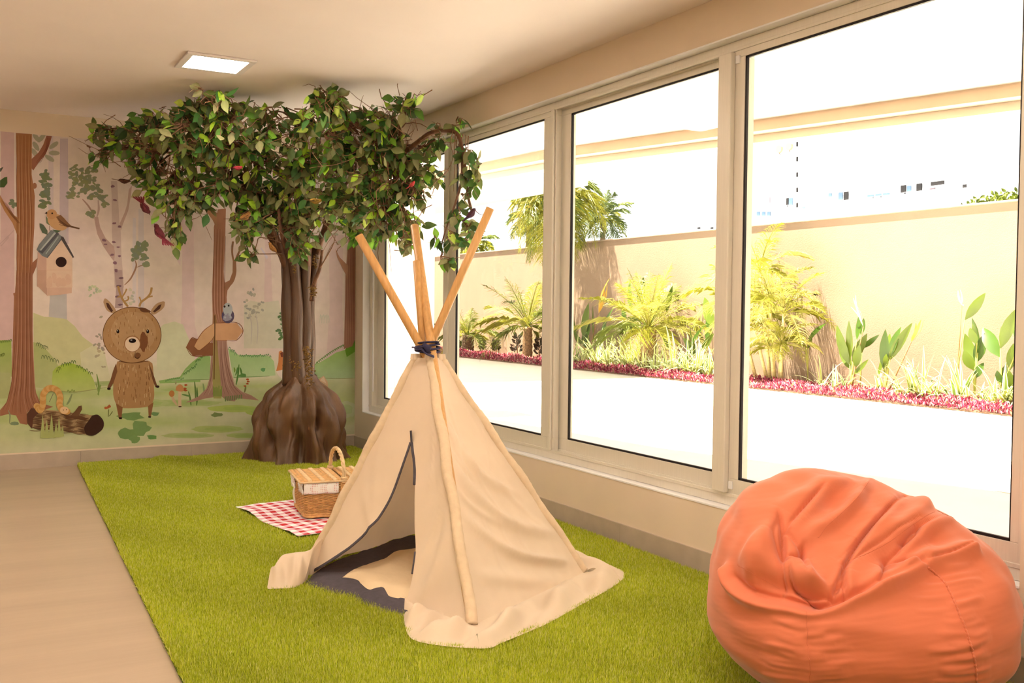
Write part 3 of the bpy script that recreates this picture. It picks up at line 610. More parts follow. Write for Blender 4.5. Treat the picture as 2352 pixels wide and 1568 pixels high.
def twigs(C,R,n,src):
    for k in range(n):
        a=RNG.normal(size=3); a/=np.linalg.norm(a); r=R*RNG.uniform(.35,1.15)
        e=C+a*r; e[2]=min(e[2],H-.05); e[0]=min(e[0],WX-.09); e[1]=min(e[1],WY-.08)
        s=src+(C-src)*RNG.uniform(.5,.95)
        P=wob(s,e,6,.035,RNG.uniform(-.03,.05)); tw.tube(P,[.0042*(1-.1*i)+.0012 for i in range(7)],5,cap=False)
        nl=random.choice([3,3,4,5])
        for q in range(nl):
            t=1-q*.17; i=min(6,int(round(t*6))); p=np.array(P[i]); dd=(np.array(P[i])-np.array(P[max(0,i-1)])); dd/=np.linalg.norm(dd)+1e-9
            d=dd*.6+RNG.normal(size=3)*.75+np.array([0,0,-.55]); up=RNG.normal(size=3)*.8+np.array([-.3,-.7,.5])
            L=RNG.uniform(.075,.12)
            tip=p+d/np.linalg.norm(d)*L
            if tip[2]>H-.03 or tip[1]>WY-.05 or tip[0]>WX-.05: d=np.array([-abs(d[0]),-abs(d[1]),-abs(d[2])-.2])
            c=random.choice(lime) if random.random()<.17 else random.choice(pal)
            leaf(p,d,up,L,c)
        if random.random()<.35:
            dd=RNG.normal(size=3); dd[2]=abs(dd[2])*.4 if e[2]<H-.2 else -abs(dd[2]); q2=e+dd/np.linalg.norm(dd)*RNG.uniform(.05,.14)
            q2[2]=min(q2[2],H-.03); q2[0]=min(q2[0],WX-.05); q2[1]=min(q2[1],WY-.05)
            tw.tube(wob(e,q2,3,.02),[.003,.0025,.002,.0015],5,cap=False)
hubs=[gd(430,340,7.8),gd(560,400,8.0),gd(690,400,8.1),gd(820,390,7.8),gd(700,300,7.6),gd(500,290,7.4),gd(900,380,7.5),gd(600,500,8.2),gd(790,480,7.9)]
for i,h in enumerate(hubs):
    t0=tops[i%len(tops)]; st=t0-np.array([0,0,random.uniform(.05,.35)])
    mid=st*.55+h*.45+np.array([0,0,.12]); P=smooth_poly([st,mid,h],7)
    br.tube(P,list(np.linspace(.03,.010,len(P))),8)
for (px,py,d,R,n) in CL:
    C=gd(px,py,d); C[2]=min(C[2],H-.10); C[1]=min(C[1],WY-.22)
    h=min(hubs,key=lambda q:np.linalg.norm(q-C))
    P=wob(h,C,8,.06,.05); br.tube(P,list(np.linspace(.011,.004,9)),6)
    P=wob(h+RNG.normal(size=3)*.1,C+RNG.normal(size=3)*R*.6,8,.07,.04)
    for p in P: p[2]=min(p[2],H-.04)
    tw.tube(P,list(np.linspace(.006,.002,9)),5,cap=False)
    P=wob(h+RNG.normal(size=3)*.15,C+RNG.normal(size=3)*R*.8,8,.08,.0)
    for p in P: p[2]=min(p[2],H-.04); p[1]=min(p[1],WY-.05)
    tw.tube(P,list(np.linspace(.005,.0015,9)),5,cap=False)
    twigs(C,R,n,h)
    for q in range(4):
        e=C+RNG.normal(size=3)*R*.75; e[2]=min(e[2],H-.04); e[1]=min(e[1],WY-.06); e[0]=min(e[0],WX-.06); s_=C+RNG.normal(size=3)*R*.6; s_[2]=min(s_[2],H-.04); s_[1]=min(s_[1],WY-.06); tw.tube(wob(s_,e,5,.05),[.0035,.003,.003,.0025,.002,.0012],5,cap=False)
# the branch that reaches out and hangs in front of the window
P=smooth_poly([gd(900,370,7.4),gd(955,330,7.2),gd(990,305,7.1),gd(1030,300,7.1),gd(1052,310,7.08),gd(1062,345,7.05),gd(1070,400,7.05),gd(1075,450,7.05),gd(1085,490,7.05)],6)
br.tube(P,list(np.linspace(.02,.009,len(P))),8)
P=smooth_poly([gd(1056,330,7.08),gd(1062,400,7.05),gd(1048,460,7.03),gd(1030,510,7.0),gd(1015,560,7.0),gd(1016,600,7.0)],6); br.tube(P,list(np.linspace(.012,.003,len(P))),6)
for k in range(7):
    a=gd(1040+k*6,300+k*2,7.08); e=gd(1035+k*7,390+random.uniform(-20,60),7.04); tw.tube(wob(a,e,7,.03),[.004]*3+[.003]*3+[.0018]*2,5,cap=False)
for (px,py,d,R,n) in VINE: twigs(gd(px,py,d),R,max(2,int(n*.55)),gd(px-8,py-22,d))
for a,e in (((1020,330),(1045,325)),((1030,390),(988,432)),((1000,430),(988,452)),((945,455),(985,462)),((960,300),(950,260)),((1080,480),(1115,495)),((1030,560),(982,557))): tw.tube(wob(gd(*a,7.06),gd(*e,7.02),4,.015),[.004,.003,.003,.002,.0015],5)
# side branches low on the trunk
P=smooth_poly([gd(668,600,8.25),gd(655,570,8.1),gd(645,530,8.0),gd(640,480,8.0)],6); br.tube(P,list(np.linspace(.02,.012,len(P))),7)
P=smooth_poly([gd(655,582,8.15),gd(620,583,8.0),(gd(585,583,7.95))],5); br.tube(P,list(np.linspace(.006,.004,len(P))),6)
P=smooth_poly([gd(655,560,8.1),gd(600,545,8.0),gd(590,560,7.95),gd(583,584,7.95)],5); tw.tube(P,.004,5)
twigs(gd(575,585,7.95),.05,3,gd(600,583,7.95))
P=smooth_poly([gd(716,690,8.3),gd(722,650,8.25),gd(735,615,8.2),gd(740,575,8.1)],6); br.tube(P,list(np.linspace(.022,.012,len(P))),7)
P=smooth_poly([gd(733,618,8.2),gd(750,590,8.1),gd(766,560,8.0),gd(770,540,8.0)],5); tw.tube(P,list(np.linspace(.006,.003,len(P))),5)
br.v=loc(br.v,tree); tw.v=loc(tw.v,tree)
br.build('branches',m_branch,tree,smooth=True); tw.build('twigs',m_twig,tree,smooth=True)
m_leaf=newmat('silk_leaf',(.1,.15,.05),.5,attr='Col',noise=(25,.12),spec=.3,trans=.22)
o=fastmesh('foliage',np.array(LV)-np.array(tree.location),np.array(LF),m_leaf,tree,np.clip(np.array(LC),0,.8),smooth=False)
# dry moss clumps on the trunk
def moss(px0,py0,px1,py1,d,n,sp,parent=tree):
    b=MB()
    for i in range(n):
        t=random.random(); c=gd(px0+(px1-px0)*t+random.gauss(0,sp),py0+(py1-py0)*t+random.gauss(0,sp),d+random.uniform(-.02,.02))-np.array(tree.location)
        r=random.uniform(.004,.009); bm=bmesh.new(); bmesh.ops.create_icosphere(bm,subdivisions=1,radius=r)
        V=[tuple(np.array(v.co)*np.array([1+.4*random.random(),1,.7])+c+RNG.normal(size=3)*r*.3) for v in bm.verts]; b.add(V,[tuple(v.index for v in f.verts) for f in bm.faces]); bm.free()
    tag(b.build('moss_clump',m_moss,parent),kind='stuff')
moss(707,800,712,890,8.20,150,5.0); moss(702,800,706,830,8.2,40,4); moss(718,655,719,680,8.24,60,4.5); moss(664,830,690,850,8.2,30,6); moss(722,590,724,615,8.2,30,2.5); moss(676,608,678,630,8.2,16,2)

# ------------------------------------------------------------------ small birds placed in the tree
def bird(px,py,d,L,az,tilt,cols,label,fan=0):
    p=gd(px,py,d); t=empty('ornamental_bird',tuple(p),az); t.rotation_euler=(0,tilt,az); tag(t,label,'bird ornament')
    mats=[bpy.data.materials.get('bird_%d_%d_%d'%c) or newmat('bird_%d_%d_%d'%c,lin(c),.7,noise=(60/1.,.35),bump=(160,.4)) for c in cols]
    S=[(-.42,.05,.0),(-.30,.12,.02),(-.12,.19,.0),(.08,.21,.0),(.22,.17,.05),(.32,.13,.10),(.40,.13,.13),(.47,.10,.14),(.52,.02,.13)]
    P=[(s[0]*L,0,s[2]*L) for s in S]; b=MB(); b.tube(P,[s[1]*L for s in S],12); b.build('bird_body',mats[0],t,smooth=True)
    b=MB(); b.tube([(.50*L,0,.135*L),(.58*L,0,.125*L),(.64*L,0,.105*L)],[.035*L,.02*L,.002*L],8); b.build('beak',mats[2],t,smooth=True)
    for s in (-1,1):
        b=MB(); Q=[(.20,.15,.10),(.05,.20,.10),(-.15,.19,.06),(-.38,.12,.0),(-.55,.05,-.04),(-.35,.14,-.08),(-.1,.20,-.07),(.12,.18,-.02)]
        V=[(x*L,s*(y+.012)*L,z*L) for x,y,z in Q]+[(x*L,s*(y-.01)*L,z*L) for x,y,z in Q]; n=len(Q)
        b.add(V,[tuple(range(n)),tuple(range(2*n-1,n-1,-1))]+[(i,(i+1)%n,n+(i+1)%n,n+i) for i in range(n)]); b.build('wing',mats[1],t)
        b=MB(); b.tube([(.42*L,s*.108*L,.16*L),(.42*L,s*.125*L,.16*L)],.014*L,8); b.build('eye',m_gask,t)
    b=MB()
    for k in range(-2,3):
        w=.03 if not fan else .045; sp=.05 if not fan else .16
        V=[(-.38*L,k*.02*L-w*L,.0),(-.38*L,k*.02*L+w*L,.0),(-.9*L,k*sp*L+w*L*1.3,-.05*L),(-.98*L,k*sp*L,-.05*L),(-.9*L,k*sp*L-w*L*1.3,-.05*L)]
        b.add(V+[(x,y,z-.012*L) for x,y,z in V],[(0,1,2,3,4),(9,8,7,6,5)]+[(i,(i+1)%5,5+(i+1)%5,5+i) for i in range(5)])
    b.build('tail',mats[1],t)
    return t
RED=((92,34,42),(122,44,58),(50,28,26)); BRN=((150,104,52),(104,70,36),(60,42,26)); YEL=((176,140,62),(110,84,44),(50,40,26))
bird(333,478,7.6,.13,.9,.75,RED,'dark red bird ornament hanging upper left under the leaves, head down',1)
bird(366,535,7.6,.15,2.1,-.7,RED,'dark red bird ornament with fanned tail, lowest on the left twigs',1)
bird(284,416,7.7,.09,0,.2,((70,40,30),(90,54,34),(40,24,20)),'small dark brown bird ornament half hidden in the left foliage')
bird(563,498,7.6,.12,.5,-.35,BRN,'brown and ochre bird ornament perched beside the second painted tree')
bird(626,570,7.9,.10,2.6,-.75,BRN,'little brown bird ornament sitting on the thin horizontal twig by the trunk')
bird(724,462,7.5,.11,.3,.1,YEL,'pale yellow bird ornament where the branches leave the trunk')
bird(546,386,7.2,.08,.4,.0,((150,46,52),(140,40,60),(70,30,26)),'tiny red bird ornament deep in the middle foliage')
bird(1082,492,6.95,.11,.4,-.5,((70,34,48),(58,26,60),(30,18,26)),'dark purple bird ornament on the hanging branch in front of the window')
bird(946,424,7.1,.07,.4,-.5,((190,60,60),(150,50,50),(70,30,26)),'small red bird ornament at the right edge of the leaf mass')
# ------------------------------------------------------------------ play tent
m_cloth=newmat('canvas',A(246,204,160),.85,noise=(5,.04),bump=(260,.12,(1,1,1),.003),sheen=.2,trans=.25,spec=.15)
m_sleeve=newmat('canvas_sleeve',A(222,180,134),.85,noise=(30,.06,(1,1,1)),bump=(90,.35,(1,1,1),.004),spec=.15)
m_pole=newmat('pine_pole',A(206,142,76),.45,noise=(14,.12,(6,6,.35)),spec=.4)
m_char=newmat('charcoal_fabric',A(86,72,68),.9,noise=(40,.12),bump=(30,.3),spec=.1)
m_tie=newmat('tie_ribbon',A(52,42,60),.8,bump=(200,.3))
TF,TR,TL=gz(1085,1452,.02),gz(1338,1327,.02),gz(712,1318,.02)
TB=TR+TL-TF; TCN=(TF+TR+TL+TB)/4; TCN[2]=0
dC=(RC@(TCN-CAM))[2]
TT=gd(982,800,dC)                         # where the poles cross
tent=empty('play_tent',tuple(TCN)); tag(tent,'cream canvas play teepee with four wooden poles standing on the grass carpet','play tent')
def L_(P): return np.asarray(P,float)-np.array(tent.location)
def lb(b): b.v=[tuple(p) for p in L_(b.v)]; return b
tips=[(TF,gd(952,519,5.20),.022),(TR,gd(824,541,4.90),.0215),(TL,gd(1126,478,4.92),.0205),(TB,gd(956,600,5.06),.018)]
for i,(f,t,r) in enumerate(tips):
    off=np.array([(.010,-.028,0),(-.03,.0,0),(.018,.02,0),(-.012,.028,0)][i])
    mid=TT+off; b=MB(); b.tube([f,f+(mid-f)*.5,mid,mid+(t-mid)*.5,t],r,16); lb(b).build('pole',m_pole,tent,smooth=False)
bpy.context.view_layer.update()
for o in tent.children:
    o.data.polygons.foreach_set('use_smooth',[len(p.vertices)==4 for p in o.data.polygons])
# canvas top ring, foot line and hem, going round: F,R,B,L
ztop=TT[2]-.045
def on_edge(foot,z):   # point on a pole at height z
    return foot+(TT-foot)*((z-foot[2])/(TT[2]-foot[2]))
outw=lambda p:(p-TCN)*np.array([1,1,0])/np.linalg.norm((p-TCN)[:2])
corn={k:p for k,p in zip('FRBL',(TF,TR,TB,TL))}
topc={k:on_edge(p,ztop)+outw(p)*.045 for k,p in corn.items()}
footc={k:p+outw(p)*.018+np.array([0,0,.035]) for k,p in corn.items()}
def face(a,b_,u0=0.,u1=1.,nu=60,nv=110,uf0=None,uf1=None,amp=1.,seed=1,v0=0.,ridges=()):
    """ruled panel between the poles a and b; u from a to b, v from top to foot"""
    P=np.zeros((nv,nu,3)); n=np.cross(footc[b_]-footc[a],topc[a]-footc[a]); n/=np.linalg.norm(n)
    if np.dot(n,(footc[a]+footc[b_])/2-TCN)<0: n=-n
    UU=np.zeros((nv,nu)); VV=np.zeros((nv,nu))
    for j in range(nv):
        v=v0+(1-v0)*j/(nv-1); a0=u0 if uf0 is None else uf0(v); a1=u1 if uf1 is None else uf1(v)
        for i in range(nu):
            u=a0+(a1-a0)*i/(nu-1); UU[j,i]=u;VV[j,i]=v
            A_=topc[a]*(1-v)+footc[a]*v; B_=topc[b_]*(1-v)+footc[b_]*v
            P[j,i]=A_*(1-u)+B_*u
    Wd=VV*.95; X=UU*Wd; Zv=VV*1.15     # metric coordinates on the panel
    env=np.clip(np.minimum(UU,1-UU)*6,0,1)*np.clip(VV*3,0,1)
    fl=np.stack([X.ravel(),Zv.ravel(),0*X.ravel()],1)
    d=.010*sins(fl*np.array([1,.3,1]),8,seed).reshape(X.shape)+.0016*sins(fl*np.array([1,.3,1]),30,seed+1,9).reshape(X.shape)
    d=d-.035*np.sin(np.pi*UU)*np.sin(np.pi*np.clip(VV,0,1))*.6
    for (x0,y0,x1,y1,sag,w,h) in ridges:     # drag folds in (u,v)
        tt=np.linspace(0,1,40); ru=(x0+(x1-x0)*tt); rv=y0+(y1-y0)*tt+sag*np.sin(np.pi*tt)
        rx=ru*rv*.95; rz=rv*1.15
        D=np.min(np.hypot(X[...,None]-rx,Zv[...,None]-rz)-0*tt,axis=2); kk=np.argmin(np.hypot(X[...,None]-rx,Zv[...,None]-rz),axis=2)/39.
        d=d+h*np.exp(-(D/w)**2)*np.sin(np.pi*np.clip(kk*.96+.02,0,1))**.6
    P=P+n*(d*env*amp)[...,None]
    return P,n,UU,VV
def uv_of(px,py,a,b_):
    """(u,v) on the panel plane under a pixel of the photo"""
    o=footc[a]; e1=footc[b_]-footc[a]; e2=(topc[a]+topc[b_])/2-(footc[a]+footc[b_])/2; n=np.cross(e1,e2)
    d=ray(px,py); t=np.dot(o-CAM,n)/np.dot(d,n); p=CAM+d*t
    # invert the bilinear patch by height
    v=(topc[a][2]-p[2])/(topc[a][2]-footc[a][2]); A_=topc[a]*(1-v)+footc[a]*v; B_=topc[b_]*(1-v)+footc[b_]*v
    e=B_-A_; return float(np.dot(p-A_,e)/np.dot(e,e)),float(v)
cv=MB()
rid=[(.02,.22,.85,.62,.05,.022,.028),(.0,.5,.5,.72,.02,.012,.012),(.0,.33,.4,.52,.02,.010,.010),(.35,.78,.9,.93,.02,.014,.010),(.02,.12,.5,.45,.04,.012,.012),(.3,.3,.62,.75,.0,.010,.008),(.55,.4,.9,.8,.0,.012,.010),(.02,.40,.97,.82,.07,.028,.036),(.02,.60,.99,.955,.06,.024,.030),(.05,.84,.75,1.,.0,.03,.02),(.03,.18,.35,.5,.05,.012,.010),(.15,.12,.3,.6,.0,.010,.007),(.35,.15,.45,.55,.0,.010,.007),(.97,.25,.6,.55,.0,.012,.008),(.45,.6,.5,.86,0,.008,.005),(.6,.65,.62,.9,0,.007,.004),(.3,.66,.33,.9,0,.007,.004)]
P,_,_,_=face('F','R',ridges=rid,nu=90,nv=150,seed=3); cv.grid(P); FR=P
P,_,_,_=face('R','B',seed=9,ridges=[(.03,.3,.6,.7,0,.02,.012),(.9,.4,.4,.8,0,.02,.012)]); cv.grid(P); RB=P
P,_,_,_=face('B','L',seed=15); cv.grid(P); BL=P
# front-left panel with the open door
lc=[uv_of(x,y,'L','F') for x,y in [(940,1008),(925,1050),(908,1095),(885,1150),(860,1195),(835,1225),(800,1258),(770,1280),(735,1303),(700,1322)]]
rc=[uv_of(x,y,'L','F') for x,y in [(941,1008),(944,1050),(945,1120),(945,1200),(945,1262),(941,1330),(933,1375),(925,1405)]]
lc=sorted(lc,key=lambda q:q[1]); rc=sorted(rc,key=lambda q:q[1]); vs=(lc[0][1]+rc[0][1])/2
LCv=[q[1] for q in lc];LCu=[q[0] for q in lc];RCv=[q[1] for q in rc];RCu=[q[0] for q in rc]
um=(LCu[0]+RCu[0])/2
fl_=lambda v: um if v<=vs else float(np.interp(v,[vs]+LCv,[um]+LCu))
fr_=lambda v: um if v<=vs else float(np.interp(v,[vs]+RCv,[um]+RCu))
P,nFL,_,_=face('L','F',uf1=fl_,nu=46,nv=140,seed=21,ridges=[(.05,.5,.5,.95,0,.02,.01),(.1,.35,.35,.8,0,.02,.01)],amp=.8); 
cv.grid(P); PLf=P
P,_,_,_=face('L','F',uf0=fr_,nu=50,nv=140,seed=21,ridges=[(.97,.45,.68,.85,0,.02,.014),(.95,.62,.72,.98,0,.025,.02),(.9,.2,.75,.55,0,.012,.006)],amp=.8); cv.grid(P); PRf=P
# skirt lying on the grass beyond the poles
def hem(pts,z=.03): return [gz(x,y,z) for x,y in pts]
def skirt(foot,hemp,bul=.05,seed=0,n=70,m=16,kz=1.):
    foot=np.array(foot); hp=smooth_poly(hemp,10)
    def resamp(Q,n):
        s=np.r_[0,np.cumsum(np.linalg.norm(np.diff(Q,axis=0),axis=1))]; t=np.linspace(0,s[-1],n); return np.stack([np.interp(t,s,Q[:,k]) for k in range(3)],1)
    f=resamp(foot,n);h=resamp(hp,n); G=np.zeros((m,n,3)); r=np.random.default_rng(seed); ph=r.uniform(0,6,3)
    for j in range(m):
        t=j/(m-1); G[j]=f*(1-t)+h*t
        zz=f[:,2]*(1-t)+.030*t
        s=np.linspace(0,1,n); G[j,:,2]=zz-.3*(f[:,2]-.03)*np.sin(PI*t)+kz*(bul*np.sin(PI*t)*(.45+.55*np.sin(s*15+ph[0]+5*t))+.010*np.sin(PI*t)*np.sin(s*37+ph[1]+3*t))*np.clip(np.linalg.norm(h-f,axis=1)/.12,0,1)
    return G
FRf=FR[-1]; cv.grid(skirt(FRf,hem([(1100,1489),(1128,1487),(1150,1477),(1200,1456),(1260,1430),(1330,1391),(1400,1352),(1433,1328)]),.06,1))
lastR=hem([(1433,1328)])[0]
cv.grid(skirt(RB[-1][:26],[hem([(1433,1328)])[0]]+hem([(1430,1310),(1395,1296),(1360,1284),(1320,1270),(1296,1262)]),.055,2))
cv.grid(skirt(PRf[-1],hem([(926,1409),(931,1440),(945,1466),(985,1478),(1040,1485),(1100,1489)]),.065,3))
def rs(Q,n):
    Q=smooth_poly(Q,10); q=np.r_[0,np.cumsum(np.linalg.norm(np.diff(Q,axis=0),axis=1))]; t=np.linspace(0,q[-1],n); return np.stack([np.interp(t,q,Q[:,k]) for k in range(3)],1)
h0=rs([gz(*q) for q in [(613,1352,.03),(640,1351,.03),(668,1350,.03),(690,1343,.03),(706,1330,.035)]],50)
h1=rs([gz(*q) for q in [(634,1293,.10),(650,1274,.13),(680,1268,.14),(712,1262,.17),(745,1232,.21)]],50)
n_=26; G=np.zeros((n_,50,3)); sc_=np.linspace(0,1,50)
for j in range(n_):
    t=j/(n_-1); G[j]=h0*(1-t)+h1*t; G[j,:,2]+=.028*np.sin(PI*t)*(.4+.9*np.sin(sc_*13+2.5*t+.6))+.010*np.sin(sc_*31+5*t)*np.sin(PI*t)
cv.grid(G); h2=h1.copy(); h2[:,2]=.03; h2[:,:2]+=np.array([.02,.05]); cv.grid([h1*(1-t)+h2*t for t in np.linspace(0,1,6)])
cv.grid(skirt(RB[-1][25:],hem([(1296,1262)])+[TB+outw(TB)*.10+np.array([0,0,.01])],.03,5,n=20)); cv.grid(skirt(BL[-1],[TB+outw(TB)*.10,(TB+TL)/2+outw((TB+TL)/2)*.12,TL+outw(TL)*.08],.03,6))
cv.v=[tuple(p) for p in L_(cv.v)]
o=cv.build('canvas_cover',m_cloth,tent,smooth=True)
wd=o.modifiers.new('weld','WELD'); wd.merge_threshold=.0004
# pole sleeves
for k,(c0,r) in enumerate((('F',.0245),('R',.0245),('L',.026),('B',.026))):
    a=topc[c0]-outw(corn[c0])*.012; f=footc[c0]-outw(corn[c0])*.012; N=170; PP=[];RR=[]; rr=np.random.default_rng(k)
    g=np.cumsum(rr.normal(size=N))*.02
    for i in range(N):
        t=i/(N-1); PP.append(a+(f-a)*t+np.array([.004*math.sin(t*23+k),.004*math.sin(t*31),0])); RR.append(r*(.8+.2*min(1,t*3))*(1+.03*math.sin(t*150+3*math.sin(t*19+k))+.02*math.sin(t*47+k)))
    b=MB(); b.tube(PP,RR,14); lb(b).build('pole_sleeve',m_sleeve,tent,smooth=True)
# gathered top frill
for c0 in 'FRBL':
    b=MB()
    a=topc[c0]-outw(corn[c0])*.01
    Q=[]; 
    for j in range(5):
        row=[]
        for i in range(24):
            an=2*PI*i/24; rr=.021+.004*math.sin(an*5)+.004*j/4; row.append(a+np.array([rr*math.cos(an),rr*math.sin(an),.028*(1-j/4)-.01]))
        Q.append(row)
    b.grid(Q,wrap=True); lb(b).build('top_frill',m_cloth,tent,smooth=True)
# door binding, mitre tab, hem piping
def edge_pt(P,col): return P[:,col]
def binding(C,w,name,nn):
    b=MB(); b.tube([p+nn*.004 for p in C],[w]*len(C),8,flat=.35); return lb(b).build(name,m_char,tent,smooth=True)
jv=int((vs)*(140-1))+2
C=PLf[jv:,-1]; binding(C[::3],.0105,'door_binding',nFL)
C=PRf[jv:int(jv+ (140-jv)*.30),0]; binding(C[::3],.007,'door_binding',nFL)
C=PRf[int(140*.80):int(140*.9),0]; binding(C[::3],.004,'door_binding',nFL)
s0=CAM+ray(945,989)*((np.dot(footc['L']-CAM,nFL))/np.dot(ray(945,989),nFL)); s1=PRf[jv,0]
b=MB(); b.tube([s0+nFL*.004,s1+nFL*.006+(s1-s0)*.1],[.011,.0095],8,flat=.3); lb(b).build('door_tab',m_char,tent)
for q,zz,w in (([(700,1330),(686,1346),(650,1351),(612,1353)],.022,.008),([(985,1480),(1060,1489),(1128,1489),(1200,1458),(1330,1393),(1400,1354)],.014,.003)):
    b=MB(); b.tube(smooth_poly(hem(q,zz),6),w,8); lb(b).build('hem_piping',m_char,tent,smooth=True)
# tie round the poles
b=MB()
for q,(dz,r) in enumerate(((-.012,.056),(.002,.058),(.016,.055),(.028,.050))):
    b.tube([TT+np.array([r*math.cos(a),r*math.sin(a),dz+.006*math.sin(a+q)]) for a in np.linspace(0,2*PI,28)],[.0095]*28,8,flat=.55)
P0=gd(975,795,dC-.09); 
b.tube(smooth_poly([P0,gd(962,798,dC-.10),gd(946,797,dC-.10)],5),[.012]*11,8,flat=.3)
b.tube(smooth_poly([gd(968,800,dC-.10),gd(980,812,dC-.11),gd(997,819,dC-.10)],5),[.013]*11,8,flat=.3)
b.tube([gd(972,792,dC-.09),gd(984,800,dC-.1),gd(980,810,dC-.1)],[.014,.018,.012],8)
lb(b).build('tie_ribbon',m_tie,tent,smooth=True)
# quilted floor mat inside
def flatpad(name,outline,z0,z1,mat,parent,seed=0,bul=.012,inset=.0):
    P=smooth_poly(list(outline)+[outline[0]],8)[:-1]; c=P.mean(0); rings=9; n=len(P); G=[]
    for j in range(rings):
        t=j/(rings-1); k=1-t*.999
        for i in range(n):
            p=c+(P[i]-c)*k; ed=min(1,t*6); z=z0+(z1-z0)*math.sqrt(ed)+bul*ed*(mnoise.fractal(Vector((p[0]*7,p[1]*7,seed)),1,2,3))
            G.append((p[0],p[1],z))
    b=MB(); b.grid(np.array(G).reshape(rings,n,3),wrap=True); b.add([(p[0],p[1],z0) for p in P],[tuple(range(n))[::-1]])
    o=b.build(name,mat,parent,smooth=True); return o
mat_=empty('tent_mat',(0,0,0)); tag(mat_,'charcoal quilted mat with a cream centre lying inside the play teepee','floor mat')
out=[gz(x,y,.03) for x,y in [(694,1336),(752,1357),(804,1367),(825,1380),(873,1398),(930,1412),(1000,1432),(1060,1432),(1150,1390),(1280,1320),(1200,1270),(1060,1245),(950,1228),(907,1241),(880,1250),(850,1259),(830,1265),(804,1275),(766,1290),(720,1311)]]
flatpad('mat_border',out,.022,.055,m_char,mat_,3,.014)
mc=newmat('mat_lining',A(226,184,134),.85,bump=(25,.4),spec=.1)
inn=[gz(x,y,.065) for x,y in [(782,1322),(818,1326),(845,1346),(873,1348),(897,1363),(933,1370),(1000,1385),(1080,1370),(1150,1330),(1080,1290),(1000,1255),(945,1258),(907,1264),(876,1285),(804,1308)]]
flatpad('mat_centre',inn,.052,.082,mc,mat_,8,.008)
# ------------------------------------------------------------------ gingham cloth and picnic basket
bP=[gz(541,1165,.03),gz(683,1234,.03)]; e1=bP[1]-bP[0]; e2=gz(660,1152,.03)-bP[0]; e2=e2/np.linalg.norm(e2)*1.0; e2=e2-e1*np.dot(e2,e1)/np.dot(e1,e1)*.6
N=150; G=np.zeros((N,N,3)); 
for i in range(N):
    for j in range(N):
        u,v=i/(N-1),j/(N-1); p=bP[0]+e1*u+e2*v
        p=p+e2*.03*math.sin(u*9)*(1-v)*.5; G[i,j]=(p[0],p[1],.034+.008*mnoise.fractal(Vector((u*5,v*5,1)),1,2,3)+.010*max(0,math.sin(u*7+v*5))*.6)
gm=bpy.data.materials.new('gingham'); gm.use_nodes=True; n=gm.node_tree.nodes; l=gm.node_tree.links; bs=n['Principled BSDF']; bs.inputs['Roughness'].default_value=.85
a=n.new('ShaderNodeUVMap'); sx=n.new('ShaderNodeSeparateXYZ'); l.new(a.outputs[0],sx.inputs[0]); outs=[]
for k in range(2):
    m1=n.new('ShaderNodeMath'); m1.operation='MULTIPLY'; m1.inputs[1].default_value=13.; l.new(sx.outputs[k],m1.inputs[0])
    m2=n.new('ShaderNodeMath'); m2.operation='FRACT'; l.new(m1.outputs[0],m2.inputs[0]); m3=n.new('ShaderNodeMath'); m3.operation='GREATER_THAN'; m3.inputs[1].default_value=.5; l.new(m2.outputs[0],m3.inputs[0]); outs.append(m3)
ad=n.new('ShaderNodeMath'); ad.operation='ADD'; l.new(outs[0].outputs[0],ad.inputs[0]); l.new(outs[1].outputs[0],ad.inputs[1])
hf=n.new('ShaderNodeMath'); hf.operation='MULTIPLY'; hf.inputs[1].default_value=.5; l.new(ad.outputs[0],hf.inputs[0])
cr=n.new('ShaderNodeValToRGB'); cr.color_ramp.interpolation='CONSTANT'; l.new(hf.outputs[0],cr.inputs[0])
cr.color_ramp.elements[0].color=(*A(248,232,214),1); cr.color_ramp.elements[1].position=.4; cr.color_ramp.elements[1].color=(*A(232,170,164),1)
el=cr.color_ramp.elements.new(.9); el.color=(*A(196,10,20),1); l.new(cr.outputs[0],bs.inputs['Base Color'])
b=MB(); b.grid(G); o=b.build('gingham_cloth',gm,None,smooth=True,solid=.003)
uv=o.data.uv_layers.new(name='UVMap'); vi=np.zeros(len(o.data.loops),'i'); o.data.loops.foreach_get('vertex_index',vi); U=np.stack([(vi//N)/(N-1),(vi%N)/(N-1)],1); uv.data.foreach_set('uv',U.ravel().astype('f'))
tag(o,'red and white gingham picnic cloth spread on the grass carpet','picnic cloth')
# basket frame: origin at the front left bottom corner, x along the long side, y across
A0=gz(702,1190,.045); ax=gz(793,1184,.045)-A0; ax[2]=0; ax/=np.linalg.norm(ax); ay=np.array([-ax[1],ax[0],0]); BL_,BW,BH=.47,.43,.213
bk=empty('picnic_basket',tuple(A0)); tag(bk,'wicker picnic basket with white dotted lining and arched handle on the gingham cloth','picnic basket')
def Bp(x,y,z): 
    p=ax*x+ay*y; return (p[0],p[1],z)
m_wick=newmat('wicker',A(222,156,88),.5,noise=(35,.22),bump=(160,.4),spec=.45)
m_wick2=newmat('wicker_light',A(236,186,128),.5,noise=(30,.18,(1,1,1)),bump=(160,.4),spec=.4)
m_lin=newmat('dotted_lining',A(250,226,208),.8)
n=m_lin.node_tree.nodes; l=m_lin.node_tree.links; vo=n.new('ShaderNodeTexVoronoi'); vo.inputs['Scale'].default_value=95; vo.inputs['Randomness'].default_value=0.; tcn=n.new('ShaderNodeTexCoord'); l.new(tcn.outputs['Object'],vo.inputs['Vector'])
